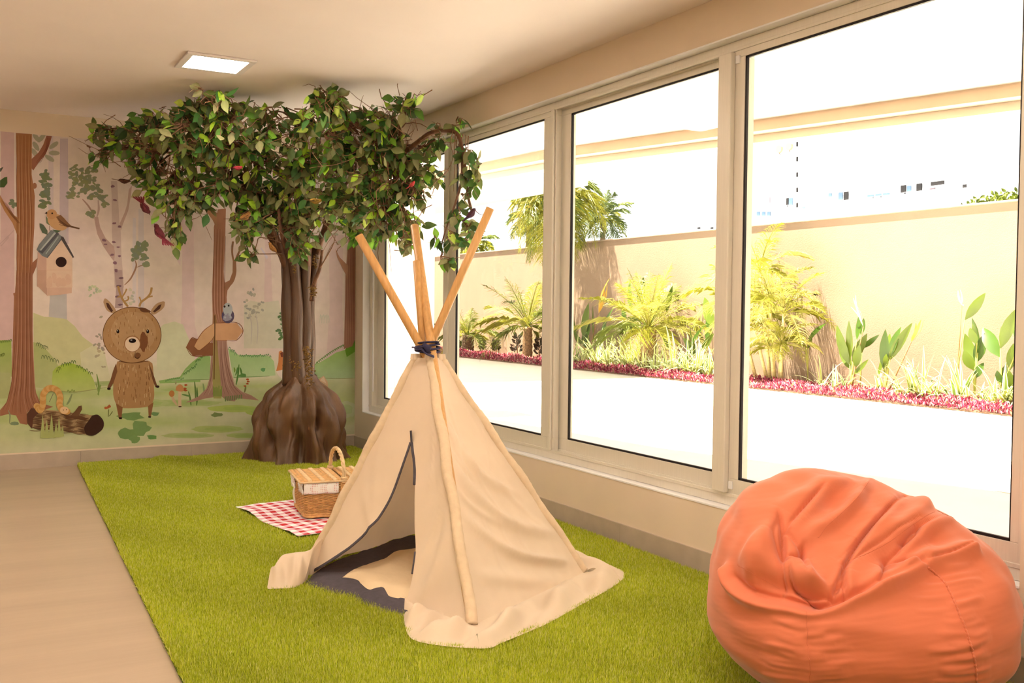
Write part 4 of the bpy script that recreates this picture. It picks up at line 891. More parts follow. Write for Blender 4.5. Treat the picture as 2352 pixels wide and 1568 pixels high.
rp=n.new('ShaderNodeValToRGB'); rp.color_ramp.elements[0].position=.28; rp.color_ramp.elements[0].color=(*A(228,160,140),1); rp.color_ramp.elements[1].position=.36; rp.color_ramp.elements[1].color=(*A(252,230,214),1); l.new(vo.outputs['Distance'],rp.inputs[0]); l.new(rp.outputs[0],n['Principled BSDF'].inputs['Base Color'])
# woven sides: horizontal strands weaving round upright stakes
def rim(z,off,sc=1.):      # rounded rectangle, wider at the top
    fl=.012*(z/BH); x0,x1,y0,y1=-fl-off,BL_+fl+off,-fl-off,BW+fl+off; r=.03; P=[]
    for cx,cy,a0 in ((x1-r,y0+r,-90),(x1-r,y1-r,0),(x0+r,y1-r,90),(x0+r,y0+r,180)):
        for k in range(5): a=math.radians(a0+k*22.5); P.append((cx+r*math.cos(a),cy+r*math.sin(a)))
    return P
def resamp2(P,n):
    P=np.array(P+[P[0]]); s=np.r_[0,np.cumsum(np.hypot(*np.diff(P,axis=0).T))]; t=np.linspace(0,s[-1],n,endpoint=False); return np.stack([np.interp(t,s,P[:,k]) for k in range(2)],1)
b=MB(); nst=58; rows=24; Z=np.linspace(.018,BH-.012,rows)
for ri,z in enumerate(Z):
    Q=resamp2(rim(z,0),nst*4); P=[]
    c=Q.mean(0)
    for i,q in enumerate(Q):
        d=(q-c)/np.linalg.norm(q-c); w=.0045*math.sin(PI*i/4*2/2+PI*ri); P.append(Bp(q[0]+d[0]*w,q[1]+d[1]*w,z))
    P.append(P[0]); b.tube(P,.0044,5,cap=False)
Q0=resamp2(rim(0,0),nst);Q1=resamp2(rim(BH,0),nst)
for i in range(nst): b.tube([Bp(*Q0[i],.004),Bp(*Q1[i],BH)],.0035,5)
for off,z,r in ((.004,.008,.008),(.002,.020,.007),(.0,BH-.004,.007)):
    Q=resamp2(rim(z,off),80); P=[Bp(q[0],q[1],z+.002*math.sin(i*1.3)) for i,q in enumerate(Q)]; b.tube(P+[P[0]],r,7,cap=False)
for sy in (-.006,BW+.006):     # stakes under the handle
    for k in range(6): b.tube([Bp(BL_/2-.018+k*.007,sy,.01),Bp(BL_/2-.018+k*.007,sy-.012*(1 if sy<0 else -1),BH+.01)],.0042,6)
b.build('basket_body',m_wick,bk,smooth=True)
b=MB(); inner=resamp2(rim(.01,-.006),60); b.add([Bp(*q,.012) for q in inner]+[Bp(*q,BH-.02) for q in inner],[(i,(i+1)%60,60+(i+1)%60,60+i) for i in range(60)]+[tuple(range(60))[::-1]]); b.build('inner_liner',newmat('liner_inside',A(150,100,60),.9),bk)
# lining folded over the rim, cut out at the handle
for x0,x1 in ((-.016,BL_/2-.035),(BL_/2+.035,BL_+.016)):
    for sy,s in ((-.02,-1),(BW+.02,1)):
        b=MB(); b.grid([[Bp(x0+(x1-x0)*i/15,sy+s*(.006*math.sin(PI*j/6)+.002*math.sin(i*1.9)),BH+.006-.068*j/6+.002*math.sin(i*.9)*j/6) for i in range(16)] for j in range(7)]); b.build('lining_skirt',m_lin,bk,smooth=True,solid=.003)
for sx,s in ((-.020,-1),(BL_+.020,1)):
    for y0,y1 in ((-.02,BW*.32),(BW*.68,BW+.02)):
        b=MB(); b.grid([[Bp(sx+s*(.004*math.sin(PI*j/6)+.004*math.sin(i*1.7+j)),y0+(y1-y0)*i/11,BH+.004-.06*j/6*(1+.2*math.sin(i*2.3))) for i in range(12)] for j in range(7)]); b.build('lining_skirt',m_lin,bk,smooth=True,solid=.003)
b=MB()   # bow on the short side
for s in (-1,1):
    b.tube(smooth_poly([Bp(-.034,BW*.5,BH-.045),Bp(-.044,BW*.5+s*.03,BH-.030),Bp(-.040,BW*.5+s*.045,BH-.052),Bp(-.034,BW*.5,BH-.05)],5),.007,6,flat=.4)
    b.tube(smooth_poly([Bp(-.034,BW*.5,BH-.05),Bp(-.042,BW*.5+s*.02,BH-.09),Bp(-.036,BW*.5+s*.012-.02,BH-.15)],5),.005,6,flat=.3)
b.build('lining_bow',newmat('cream_ribbon',A(240,214,178),.8),bk,smooth=True)
# two lid flaps with woven bands
def lid(x0,x1,name):
    b=MB(); ns=32; w=(BW+.05)/ns; z=BH+.012
    for k in range(ns):
        y=-.025+(k+.5)*w; P=[]
        for i in range(19): t=i/18; P.append(Bp(x0+(x1-x0)*t,y,z+.003*math.sin(PI*(i*1.0)+PI*k)+.002))
        b.tube(P,w*.56,6)
    for i in range(5):
        x=x0+(x1-x0)*(i+.5)/5; b.tube([Bp(x,-.025,z+.004),Bp(x,BW+.025,z+.004)],.0075,8,flat=1)
    o=b.build(name,m_wick,bk,smooth=True)
    c=MB()
    for i in range(3):
        x=x0+(x1-x0)*(i+.75)/3.4
        for k in range(ns): 
            y=-.025+(k+.5)*w; c.tube([Bp(x-.012,y,z+.007),Bp(x+.012,y,z+.0075)],w*.6,6)
    for yy in (-.028,BW+.028): c.tube([Bp(x0,yy,z),Bp(x1,yy,z)],.006,7)
    c.tube([Bp(x0,-.028,z),Bp(x0,BW+.028,z)],.008,7)
    c.build('lid_band',m_wick2,o,smooth=True)
lid(-.035,BL_/2-.006,'lid_flap'); lid(BL_+.035,BL_/2+.012,'lid_flap')
b=MB(); N_=60
for st in range(3):
    P=[]
    for i in range(N_):
        t=i/(N_-1); a=PI*t; y=BW/2-(BW/2+.012)*math.cos(a); z=BH-.005+.185*math.sin(a)**.75
        ph=t*30+st*2*PI/3; P.append(Bp(BL_/2+.0065*math.cos(ph),y,z+.0065*math.sin(ph)))
    b.tube(P,.0075,7)
for sy in (-.014,BW+.014):
    for k in range(4): b.tube([Bp(BL_/2+.018*math.cos(a),sy+.014*math.sin(a),BH+.004+k*.009) for a in np.linspace(0,2*PI,14)],.005,6)
b.build('handle',m_wick2,bk,smooth=True)
# ------------------------------------------------------------------ bean bag
m_bean=newmat('orange_fabric',A(218,108,66),.6,noise=(3,.03),bump=(9,.12,(1,1,2.6),.01),sheen=.25,spec=.25)
BC=np.array([2.775,2.415,.30]); bb=empty('bean_bag',(BC[0],BC[1],0)); tag(bb,'large orange crumpled bean bag in the corner below the windows','bean bag')
er=np.array([.871,-.491,0]); ef=np.array([.491,.871,0])
NT,NP=620,400
th=np.linspace(0,2*PI,NT,endpoint=False); ph=np.linspace(.02,PI-.02,NP)
TH,PH=np.meshgrid(th,ph); dx=np.sin(PH)*np.cos(TH); dy=np.sin(PH)*np.sin(TH); dz=np.cos(PH)   # dx right, dy away, dz up
zh=np.where(dz>0,.475-.10*dx,.30)
e=2.25
rell=1/(np.abs(dx/.515)**e+np.abs(dy/.50)**e+np.abs(dz/zh)**(e if True else 2))**(1/e)
# sloping seat face towards the camera
n0=np.array([.06,-.54,.84]); n0/=np.linalg.norm(n0); p0=np.array([0,-.42,.165]); hh=np.dot(n0,p0)
nd=dx*n0[0]+dy*n0[1]+dz*n0[2]; rpl=np.where(nd>1e-3,hh/np.maximum(nd,1e-3),9.)
k=26.; r=-np.log(np.exp(-k*rell)+np.exp(-k*rpl))/k
D=np.stack([dx,dy,dz],-1); Ploc=D*r[...,None]
def toW(P): return BC+P[...,0:1]*er+P[...,1:2]*ef+P[...,2:3]*np.array([0,0,1.])
Wp=toW(Ploc).reshape(-1,3); PX=proj(Wp); 
# outward normals of the base shape
def normals(Wg):
    a=np.roll(Wg,-1,1)-np.roll(Wg,1,1); b_=np.gradient(Wg,axis=0); n=np.cross(a,b_); n/=np.linalg.norm(n,axis=-1,keepdims=True)+1e-9
    s=np.sign(np.sum(n*(Wg-BC),-1,keepdims=True)); return n*s
NW=normals(Wp.reshape(NP,NT,3)); nf=NW.reshape(-1,3); vis=np.sum(nf*(CAM-Wp),1)>-.02
vidx=np.where(vis)[0]
def snap(pts,m=9):
    Q=smooth_poly(pts,m) if len(pts)>2 else np.array([np.array(pts[0])+(np.array(pts[1])-np.array(pts[0]))*t for t in np.linspace(0,1,m*2)])
    out=[]
    for q in Q:
        i=vidx[np.argmin(np.sum((PX[vidx]-q)**2,1))]; out.append(Wp[i])
    out=np.array(out)
    for _ in range(14): out[1:-1]=(out[:-2]+2*out[1:-1]+out[2:])/4
    q=np.linspace(0,len(out)-1,len(out)*3); return np.stack([np.interp(q,np.arange(len(out)),out[:,k]) for k in range(3)],1)
disp=np.zeros(len(Wp))
def dist(C):
    D_=np.full(len(Wp),9.); T_=np.zeros(len(Wp)); near=np.where(np.min(np.abs(Wp[:,None,2]-C[None,::10,2])+0,axis=1)<.35)[0]
    for i,c in enumerate(C):
        d=np.sqrt(((Wp[near]-c)**2).sum(1)); m=d<D_[near]; D_[near[m]]=d[m]; T_[near[m]]=i/(len(C)-1)
    return D_,T_
def bz(x,y): return (1620+x/3.086,1060+y/3.086)
def fold(pts,w,h,taper=True,prof='r'):
    global disp
    C=snap([bz(*p) for p in pts]); D_,T_=dist(C); en=np.sin(PI*np.clip(T_*.94+.03,0,1))**.5 if taper else 1.
    disp+=1.15*h*np.exp(-(D_/(w*.85))**2)*en if prof=='r' else 1.5*h*np.exp(-(D_/(w*.9)))*en
rimp=[(165,790),(195,880),(290,970),(420,1000),(560,1020),(720,1050),(850,1030),(1000,985),(1200,920),(1380,850),(1560,750),(1700,700),(1880,640)]
fold(rimp,.030,.034,False)                       # puffed lip
rim_in=[(215,830),(300,920),(420,975),(560,995),(720,1022),(850,1005),(990,955),(1190,890),(1370,825),(1540,730)]
fold(rim_in,.018,-.045,True)                     # sunk line behind the lip
fold([(330,860),(480,900),(640,960),(800,960),(960,900)],.07,-.05)    # hollow of the seat
for q in [([(1160,140),(1090,230),(1020,330),(860,450),(760,500),(710,560)],.030,.022),([(1000,140),(870,200),(720,340),(600,480)],.04,.035),
          ([(1380,260),(1250,420),(1150,500),(1040,620),(980,720)],.035,.035),([(1500,230),(1560,300),(1450,420),(1250,560),(1060,680)],.04,.03),
          ([(1740,400),(1600,450),(1480,560),(1330,690)],.035,.032),([(1900,600),(1700,640),(1560,700),(1380,780),(1250,880)],.035,.030),
          ([(700,640),(720,760),(780,870),(900,920)],.035,.035),([(860,860),(760,850),(720,800),(700,740)],.02,.015),([(590,650),(600,760),(660,880)],.03,.03),([(1010,760),(1000,860),(1040,940)],.03,.028),([(1250,740),(1230,830),(1180,900)],.03,.028),
          ([(520,400),(400,600),(330,760),(300,860)],.04,.028),([(430,480),(330,620),(260,740)],.03,.015),([(860,110),(760,200),(620,290),(540,350)],.04,.025),([(1600,620),(1440,760),(1300,880)],.025,.02),
          ([(1180,120),(1060,300),(900,450)],.02,.010),([(1000,700),(920,860),(900,950)],.02,.02)]: fold(*q)
for q in [([(1440,190),(1300,330),(1150,500),(1040,640),(980,760),(920,900)],.012,-.040),([(520,370),(550,480),(550,640),(590,690)],.012,-.035),([(590,640),(690,640),(700,560)],.011,-.030),([(700,570),(705,680),(720,800)],.010,-.026),([(585,700),(600,840),(660,910),(900,940)],.012,-.035),
          ([(980,740),(990,860),(1010,960)],.010,-.028),([(1290,690),(1270,760),(1220,880)],.010,-.022),([(1290,690),(1400,600),(1480,490),(1760,380)],.012,-.024),([(1280,690),(1450,700),(1560,770)],.010,-.018),([(1370,590),(1480,540),(1500,480)],.010,-.02),([(830,200),(700,330),(570,470)],.012,-.026),([(960,730),(1050,690),(1270,560),(1500,420)],.010,-.012),
          ([(1560,740),(1700,690),(1890,620)],.010,-.020),([(510,420),(480,500),(520,600),(545,760),(480,950)],.012,-.024),([(690,920),(740,1010),(850,1030)],.01,-.02),([(910,960),(940,880),(990,830)],.01,-.02),([(560,470),(620,520),(690,600)],.010,-.014),([(750,550),(760,700),(800,800)],.02,-.012),([(1080,560),(1000,640),(940,700)],.03,-.012)]: fold(q[0],q[1],q[2],True,'e')
# tension wrinkles of the body
r_=np.random.default_rng(5)
for i in range(26):
    y=330+i*46+r_.uniform(-15,15); x=1850-abs(i-8)*0+r_.uniform(-60,60)+min(120,i*8); L=r_.uniform(150,420)
    if y>1500: continue
    fold([(x,y+420-y*.1),(x-L*.5,y+455-y*.1),(x-L,y+460-y*.1)],.012,r_.uniform(.004,.008))
for i in range(12):
    y=1150+i*34; x=700+r_.uniform(-30,30); L=r_.uniform(120,330); fold([(x,y),(x-L*.5,y-8),(x-L,y-34)],.012,r_.uniform(.003,.006)); fold([(x+20,y+10),(x+30+L*.5,y+6),(x+30+L,y-4)],.012,r_.uniform(.003,.006))
wn2=sins(Ploc.reshape(-1,3)*np.array([1,1,2.2]),9,77)*.006+sins(Ploc.reshape(-1,3)*np.array([.7,.7,3]),22,78,9)*.0012+sins(Ploc.reshape(-1,3)*np.array([.6,.6,3]),50,79,9)*.0003
up_=np.clip(Ploc.reshape(-1,3)[:,2]*4,0,1); wn2+=up_*sins(Ploc.reshape(-1,3),16,80,9)*.004
Wn=Wp+nf*(disp+wn2)[:,None]
Wn[:,2]=np.maximum(Wn[:,2],.030); Wn[:,0]=np.minimum(Wn[:,0],WX-.02)
Wg=Wn.reshape(NP,NT,3)
idx=np.arange(NP*NT).reshape(NP,NT); q=np.stack([idx[:-1],np.roll(idx,-1,1)[:-1],np.roll(idx,-1,1)[1:],idx[1:]],-1).reshape(-1,4)
Vb=np.vstack([Wn,[Wg[0].mean(0)],[Wg[-1].mean(0)]])-np.array(bb.location)
body=fastmesh('bag_cover',Vb,q[:,::-1],m_bean,bb,smooth=True)
# close the poles
bmb=bmesh.new(); bmb.from_mesh(body.data); bmb.verts.ensure_lookup_table(); 
for row,c in ((0,NP*NT),(NP-1,NP*NT+1)):
    for i in range(NT):
        try: f=bmb.faces.new((bmb.verts[row*NT+i],bmb.verts[row*NT+(i+1)%NT],bmb.verts[c])); f.smooth=True
        except Exception: pass
bmesh.ops.recalc_face_normals(bmb,faces=bmb.faces); bmb.to_mesh(body.data); bmb.free()
# stitched seams, laid on the finished surface
PX2=proj(Wn)
m_seam=newmat('seam_thread',A(206,100,62),.7)
def seam_(pts,r,name,dash=0):
    Q=smooth_poly([bz(*p) for p in pts],24); C=[]
    for s in Q:
        i=vidx[np.argmin(np.sum((PX2[vidx]-s)**2,1))]; C.append(Wn[i]+nf[i]*r*.3-np.array(bb.location))
    C=np.array(C); 
    for _ in range(3): C[1:-1]=(C[:-2]+C[1:-1]*2+C[2:])/4
    b=MB()
    if dash:
        b.tube(C,[r*(1.0 if i%2 else .45) for i in range(len(C))],5)
    else: b.tube(C,[r*(1+.25*math.sin(i*1.3)) for i in range(len(C))],7)
    b.build(name,m_seam if dash else m_bean,bb,smooth=True)
seam_([(1580,750),(1690,850),(1760,980),(1820,1130),(1870,1270),(1905,1400),(1925,1560)],.0035,'seam_piping')
seam_([(715,1060),(722,1180),(728,1320),(738,1440),(742,1560)],.0012,'seam_stitching',1)
seam_([(1160,140),(1080,250),(960,370),(860,460),(800,540)],.0010,'seam_stitching',1)
seam_([(1800,335),(1640,350),(1480,440),(1300,570),(1150,650),(1020,700)],.0010,'seam_stitching',1)
seam_([(225,730),(330,790),(440,850),(540,905)],.0010,'seam_stitching',1)
# ------------------------------------------------------------------ outside: patio, canopy, garden wall
OX,BX=12.3,13.7      # bed edge and garden wall
m_patio=newmat('white_patio_tile',(.86,.81,.73),.6,noise=(3,.03))
m_line=newmat('patio_line',(.62,.52,.36),.7)
b=MB(); b.box((WX+T+.01,-8,-.3),(OX,48,-.02)); 
tag(b.build('patio',m_patio),'pale tiled patio floor outside the windows','patio',kind='structure')
b=MB(); b.box((7.0,-8,-.02),(7.03,48,-.018)); tag(b.build('patio_line',m_line),'thin sand coloured line across the patio floor','joint',kind='structure')  # thin sand coloured line along the patio floor
m_soil=newmat('soil',(.22,.14,.09),.95,noise=(20,.4))
b=MB(); b.box((OX,-8,-.3),(BX,48,.0)); tag(b.build('planting_bed',m_soil),'soil of the planting bed along the garden wall','planting bed',kind='structure')
m_gw=newmat('peach_render',(.28,.198,.138),.9,noise=(1.2,.04),bump=(55,.3,(1,1,1),.012),spec=.1)
m_cap=newmat('wall_capping',(.34,.25,.19),.8,noise=(6,.15))
b=MB(); b.box((BX,-8,-.3),(BX+.18,48,3.02)); tag(b.build('garden_wall',m_gw),'long peach rendered garden wall behind the planting bed','garden wall',kind='structure')
b=MB(); b.box((BX-.03,-8,3.02),(BX+.21,48,3.055)); tag(b.build('wall_coping',m_cap,bevel=.01),'weathered coping on top of the peach garden wall','coping',kind='structure')
# canopy slab over the patio with its edge beam
m_soff=newmat('soffit_white',(.86,.83,.78),.8); m_beamt=newmat('beam_peach',(.62,.46,.33),.8,noise=(4,.05)); m_strip=newmat('beam_cream',(.80,.74,.62),.8)
def bx_(y): return 6.42-.29*(y-4.2) if y<8.6 else 5.14-.10*(y-8.6)
ys=[-8,-2,2,4.2,6.2,8.6,12]
def slab(o0,o1,z0,z1,name,m,lab,cat):
    b=MB()
    for i in range(len(ys)-1):
        ya,yb=ys[i],ys[i+1]; q=[(bx_(ya)+o0 if o0 is not None else WX+T+.01,ya),(bx_(ya)+o1,ya),(bx_(yb)+o1,yb),(bx_(yb)+o0 if o0 is not None else WX+T+.01,yb)]
        b.add([(x,y,z0) for x,y in q]+[(x,y,z1) for x,y in q],[(3,2,1,0),(4,5,6,7)]+[(k,(k+1)%4,4+(k+1)%4,4+k) for k in range(4)])
    tag(b.build(name,m),lab,cat,kind='structure')
slab(None,.0,2.95,3.25,'canopy_slab',m_soff,'white canopy ceiling over the patio next to the windows','canopy')
slab(.0,.16,2.855,3.25,'canopy_beam',m_beamt,'peach tiled edge beam of the patio canopy','beam'); slab(.16,.30,2.79,3.25,'canopy_fascia',m_strip,'cream fascia strip in front of the canopy beam','fascia')
m_wing=newmat('white_wall_tile',(.84,.81,.74),.6)
n=m_wing.node_tree.nodes; l=m_wing.node_tree.links; bt=n.new('ShaderNodeTexBrick'); tcn=n.new('ShaderNodeTexCoord'); mpn=n.new('ShaderNodeMapping'); mpn.inputs['Rotation'].default_value=(PI/2,0,0)
bt.offset=0; bt.inputs['Scale'].default_value=1; bt.inputs['Brick Width'].default_value=.1; bt.inputs['Row Height'].default_value=.3; bt.inputs['Mortar Size'].default_value=.003; bt.inputs['Color1'].default_value=(.84,.81,.74,1); bt.inputs['Color2'].default_value=(.84,.81,.74,1); bt.inputs['Mortar'].default_value=(.6,.55,.45,1)
l.new(tcn.outputs['Object'],mpn.inputs[0]); l.new(mpn.outputs[0],bt.inputs[0]); l.new(bt.outputs[0],n['Principled BSDF'].inputs['Base Color'])
b=MB(); b.box((WX+T+.01,12.0,-.3),(5.56,12.6,4.6)); tag(b.build('building_wing',m_wing),'white tiled wing wall of the building, seen through the farthest pane','wall',kind='structure')
b=MB(); 
for p,q in (((1060,452),(1350,447)),):
    a=gx(1137,466,11.5); c=gx(1350,440,11.5)
z_=a[2]; b.box((5.0,c[1],z_),(11.5,34,z_+.55)); b.box((5.0,c[1]+.2,z_+.16),(11.56,34,z_+.22)); tag(b.build('far_canopy',m_soff),'white flat roof edge of the far end of the patio','roof',kind='structure')
# the storey above this room
b=MB(); b.box((XL-.2,YB-.2,H+.2),(WX+.25,WY+.2,6.2)); tag(b.build('upper_storey',m_soff),'white upper storey over the room','storey',kind='structure')

# ------------------------------------------------------------------ planting
def leafm(name,c,rough=.45,tr=.3): return newmat(name,c,rough,noise=(3,.15),spec=.35,trans=tr)
m_fy=leafm('frond_yellow',(.28,.27,.025),.5,.35); m_fg=leafm('frond_green',(.13,.16,.018),.5,.3); m_fd=leafm('frond_dark',(.10,.13,.03),.5,.2); m_fp=leafm('frond_pale',(.42,.39,.09),.5,.35)
m_hl=leafm('heliconia_green',(.095,.14,.012),.4,.3); m_hd=leafm('heliconia_dark',(.05,.10,.01),.4,.2); m_or=leafm('bract_orange',(.55,.33,.05)); m_wh=leafm('blossom_white',(.75,.74,.55))
m_ptr=newmat('palm_trunk',(.12,.075,.04),.9,noise=(25,.6),bump=(30,1.,(1,1,2),.03)); m_ptl=newmat('palm_trunk_light',(.22,.13,.06),.9,noise=(25,.5),bump=(30,.8)); m_stem=newmat('plant_stem',(.32,.30,.06),.7); m_stb=newmat('stem_brown',(.25,.13,.05),.8)
m_lir=newmat('striped_leaf',(.6,.6,.3),.5,attr='Col',spec=.3,trans=.25)
def frond(parent,C,az,el,L,droop,mat,nl=30,ll=.34,wid=.016,name='frond',fold_=.5):
    """arching feather leaf; az about z, el start elevation"""
    b=MB(); N=14; P=[]; d=np.array([math.cos(az)*math.cos(el),math.sin(az)*math.cos(el),math.sin(el)]); p=np.array(C,float)
    for i in range(N+1):
        P.append(p.copy()); p=p+d*L/N; d=d+np.array([0,0,-droop/N]); d/=np.linalg.norm(d)
    b.tube(P,list(np.linspace(.012,.003,N+1)),5,cap=False); P=np.array(P)
    side=np.array([-math.sin(az),math.cos(az),0])
    for k in range(nl):
        t=.12+.86*k/(nl-1); x=t*N; i=min(N-1,int(x)); q=P[i]+(P[i+1]-P[i])*(x-i); tg_=(P[i+1]-P[i]); tg_/=np.linalg.norm(tg_)
        l_=ll*(math.sin(PI*min(1,.18+t*.86))**.7)*RNG.uniform(.85,1.1)
        for s in (-1,1):
            dd=side*s*.75+tg_*.85+np.array([0,0,fold_-.2])+RNG.normal(size=3)*.16; dd/=np.linalg.norm(dd)
            m=q+dd*l_*.5; e=m+(dd+np.array([0,0,-.7]))*l_*.5; w=np.cross(dd,[0,0,1.])*.4+tg_; w=w/np.linalg.norm(w)*wid
            b.add([q-w*.4,q+w*.4,m+w,e,m-w],[(0,1,2,3,4)])
    ox=parent.location[0]; lim=BX-.05-ox; b.v=[(min(v[0],lim) if v[2]+parent.location[2]<3.12 and ox<BX else v[0],v[1],v[2]) for v in b.v]
    return b.build(name,mat,parent)
def palm(px,py,X,base_py,R_px,nf,label,mats,tr=(.10,.08),trm=None,up=.9,ll=.26,dr=1.5,name='feather_palm',cat='palm',nl=30,wid=.014,lean=0,seed=0,zb=None,crownr=1.):
    rr=np.random.default_rng(seed); C=gx(px,py,X); dep=(RC@(C-CAM))[2]; R_=R_px*dep/FPX
    z0=0. if zb is None else zb
    t=empty(name,(C[0],C[1]+lean,z0)); tag(t,label,cat)
    o=np.array(t.location); b=MB(); N=12; top=C-o
    b.tube([top*(i/N)*np.array([0,1,1])+np.array([0,-lean*(i/N)*0,0]) for i in range(N+1)],[tr[0]*(1-(1-tr[1]/tr[0])*i/N)*(1+.12*(i%2)) for i in range(N+1)],12)
    b.build('palm_trunk',trm or m_ptr,t,smooth=True)
    for k in range(nf):
        az=k*2.399+rr.uniform(-.2,.2); q=k/max(1,nf-1); el=1.35-1.5*q*up+rr.uniform(-.12,.12)
        frond(t,top+np.array([0,0,.02]),az,el,R_*rr.uniform(.85,1.15)*(1.05 if el<1 else .85),dr*(.5+.6*q),mats[int(rr.integers(0,len(mats)))],nl,ll*R_,wid,fold_=.4)
    return t
palm(1075,770,12.9,815,85,20,'short feather palm with a dark stubby trunk, at the far end of the bed',[m_fg,m_fy,m_fg],(.17,.16),seed=1,ll=.40,up=.95,nl=34,wid=.0055)
palm(1212,750,12.9,825,135,28,'feather palm arching over the far red bed, right before the second mullion',[m_fy,m_fg,m_fg],(.13,.11),m_ptl,seed=2,ll=.34,nl=40,wid=.0055,dr=1.2)
palm(1490,755,12.9,860,175,34,'wide date palm with a rough orange brown trunk, filling the third pane',[m_fy,m_fp,m_fg,m_fy],(.17,.15),m_ptl,seed=3,ll=.32,nl=42,wid=.006,dr=1.1)
palm(1276,470,12.75,820,150,34,'tall palm with shaggy drooping yellow fronds hanging over the garden wall behind the second mullion',[m_fy,m_fp,m_fy,m_fg],(.10,.08),m_ptl,up=1.1,dr=4.5,seed=4,ll=.42,wid=.012,nl=44)
palm(1385,500,34,500,80,24,'distant coconut palm standing alone against the white sky',[m_fd,m_fg,m_fd,m_fy],(.2,.15),m_ptl,up=1.2,dr=1.8,seed=5,ll=.36,wid=.04,nl=24)
palm(1092,560,30,560,58,16,'distant palm above the wall behind the hanging branch',[m_fg,m_fd,m_fy],(.2,.15),m_ptl,up=1.1,dr=2.,seed=6,ll=.4,wid=.07,nl=22)
palm(1215,500,30,560,70,16,'distant brownish palm crown behind the shaggy yellow fronds',[m_fd,m_or,m_fd],(.2,.15),m_ptl,up=1.2,dr=2.,seed=16,ll=.4,wid=.07,nl=20)
# areca clump behind the last mullion
ar=empty('areca_palm',tuple(gx(1775,865,13.0)*np.array([1,1,0]))); tag(ar,'tall yellow areca palm clump beside the last mullion','palm')
ao=np.array(ar.location); k_=0
for (bx0,by0,px,py,R0,n_) in [(1780,860,1768,690,140,12),(1770,860,1745,620,150,10),(1790,860,1800,720,140,12),(1765,860,1730,740,130,10),(1795,860,1795,790,100,12),(1780,860,1770,800,90,10),(1740,860,1690,690,130,12)]:
    f=gx(bx0,by0,13.0); f[2]=0; c=gx(px,py,12.9); b=MB(); b.tube([f-ao,(f*.6+c*.4)-ao,c-ao],[.035,.03,.022],8); b.build('cane',newmat('areca_cane',(.62,.50,.22),.7,noise=(9,.2,(1,1,6))) if k_==0 else bpy.data.materials['areca_cane'],ar,smooth=True); k_+=1
    dep=(RC@(c-CAM))[2]; R_=R0*dep/FPX
    for q in range(n_):
        frond(ar,c-ao,q*2.399+k_,1.3-1.35*q/n_,R_*RNG.uniform(.85,1.1),1.4,[m_fp,m_fy,m_fy,m_fp][q%4],38,.34*R_,.006)
# heliconias: blades traced where they grow
def blade(b,p0,p1,w,bend,mi=0,twist=0.):
    p0,p1=np.array(p0),np.array(p1); d=p1-p0; L=np.linalg.norm(d); d/=L; s=np.cross(d,[1,0,0.]); s/=np.linalg.norm(s)+1e-9; s=s*math.cos(twist)+np.cross(d,s)*math.sin(twist); n=np.cross(d,s)
    pr=[(0,.04),(.08,.3),(.22,.75),(.4,1),(.6,.95),(.78,.65),(.92,.28),(1,.0)]; k=[]
    rows=[]
    for t,ww in pr:
        m=p0+d*L*t+n*bend*math.sin(PI*t)*L*.3; rows.append([m-s*w*ww*.5+n*.12*w*ww,m,m+s*w*ww*.5+n*.12*w*ww])
    b.grid(rows,mi=mi)
def helic(label,X,bx0,by0,leaves,stalk=None,flower=None):
    f=gx(bx0,by0,X); f[2]=0; t=empty('heliconia_plant',tuple(f)); tag(t,label,'plant'); o=f
    cx,cy=leaves[0][0],leaves[0][1]
    for i,(x0,y0,x1,y1,w,dk) in enumerate(leaves):
        XX=X+RNG.uniform(-.15,.15); p0,p1=gx(x0,y0,X),gx(x1,y1,XX); dep=(RC@(p0-CAM))[2]
        b=MB(); blade(b,p0-o,p1-o,w*dep/FPX,RNG.uniform(-.25,.25),0,RNG.uniform(-.5,.5)); b.build('leaf',m_hd if dk else m_hl,t,smooth=True)
        st=MB(); m=np.array([f[0],f[1],p0[2]*.3])*1.; st.tube([np.zeros(3),(m-o),(p0-o)],[.016,.013,.008],6); st.build('stem',m_stem,t,smooth=True)
    if flower:
        for (x0,y0,x1,y1,w,mm) in flower:
            p0,p1=gx(x0,y0,X),gx(x1,y1,X); dep=(RC@(p0-CAM))[2]; b=MB(); b.tube([f-o,(f*.5+p0*.5)-o,p0-o],[.012,.010,.008],6); b.build('flower_stalk',m_stb,t,smooth=True)
            b=MB(); 
            for k in range(4): q=p1+RNG.normal(size=3)*np.array([.2,1,1])*w*.6*dep/FPX; blade(b,p0-o,q-o,w*.32*dep/FPX,.3,0,k*.7)
            b.build('blossom',mm,t,smooth=True)
helic('heliconia with a dry orange blossom, left in the third pane',13.2,1345,830,[(1330,790,1312,720,22,0),(1340,780,1352,695,20,0),(1352,770,1348,735,18,1),(1338,790,1318,765,14,0),(1365,790,1362,700,18,0),(1372,800,1392,735,16,0),(1380,790,1410,705,14,1),(1350,800,1342,760,22,1)],flower=[(1375,720,1398,655,18,m_or)])
helic('dark heliconia leaves behind the crown of the wide date palm',13.4,1470,840,[(1455,720,1448,640,24,1),(1470,715,1478,635,24,1),(1440,740,1430,700,20,1),(1530,720,1545,655,14,1)])
helic('heliconia with one tall paddle leaf, right of the date palm',13.2,1600,850,[(1640,752,1618,682,30,0),(1630,790,1622,735,26,1),(1600,800,1585,745,22,0),(1605,820,1568,775,22,0),(1610,805,1640,765,18,0),(1540,800,1520,755,26,0),(1585,800,1620,745,14,1)])
helic('heliconia with two narrow leaves spread in a V beside the areca palm',13.4,1855,880,[(1850,795,1828,755,22,1),(1852,790,1898,742,16,1),(1856,800,1866,770,10,0)])
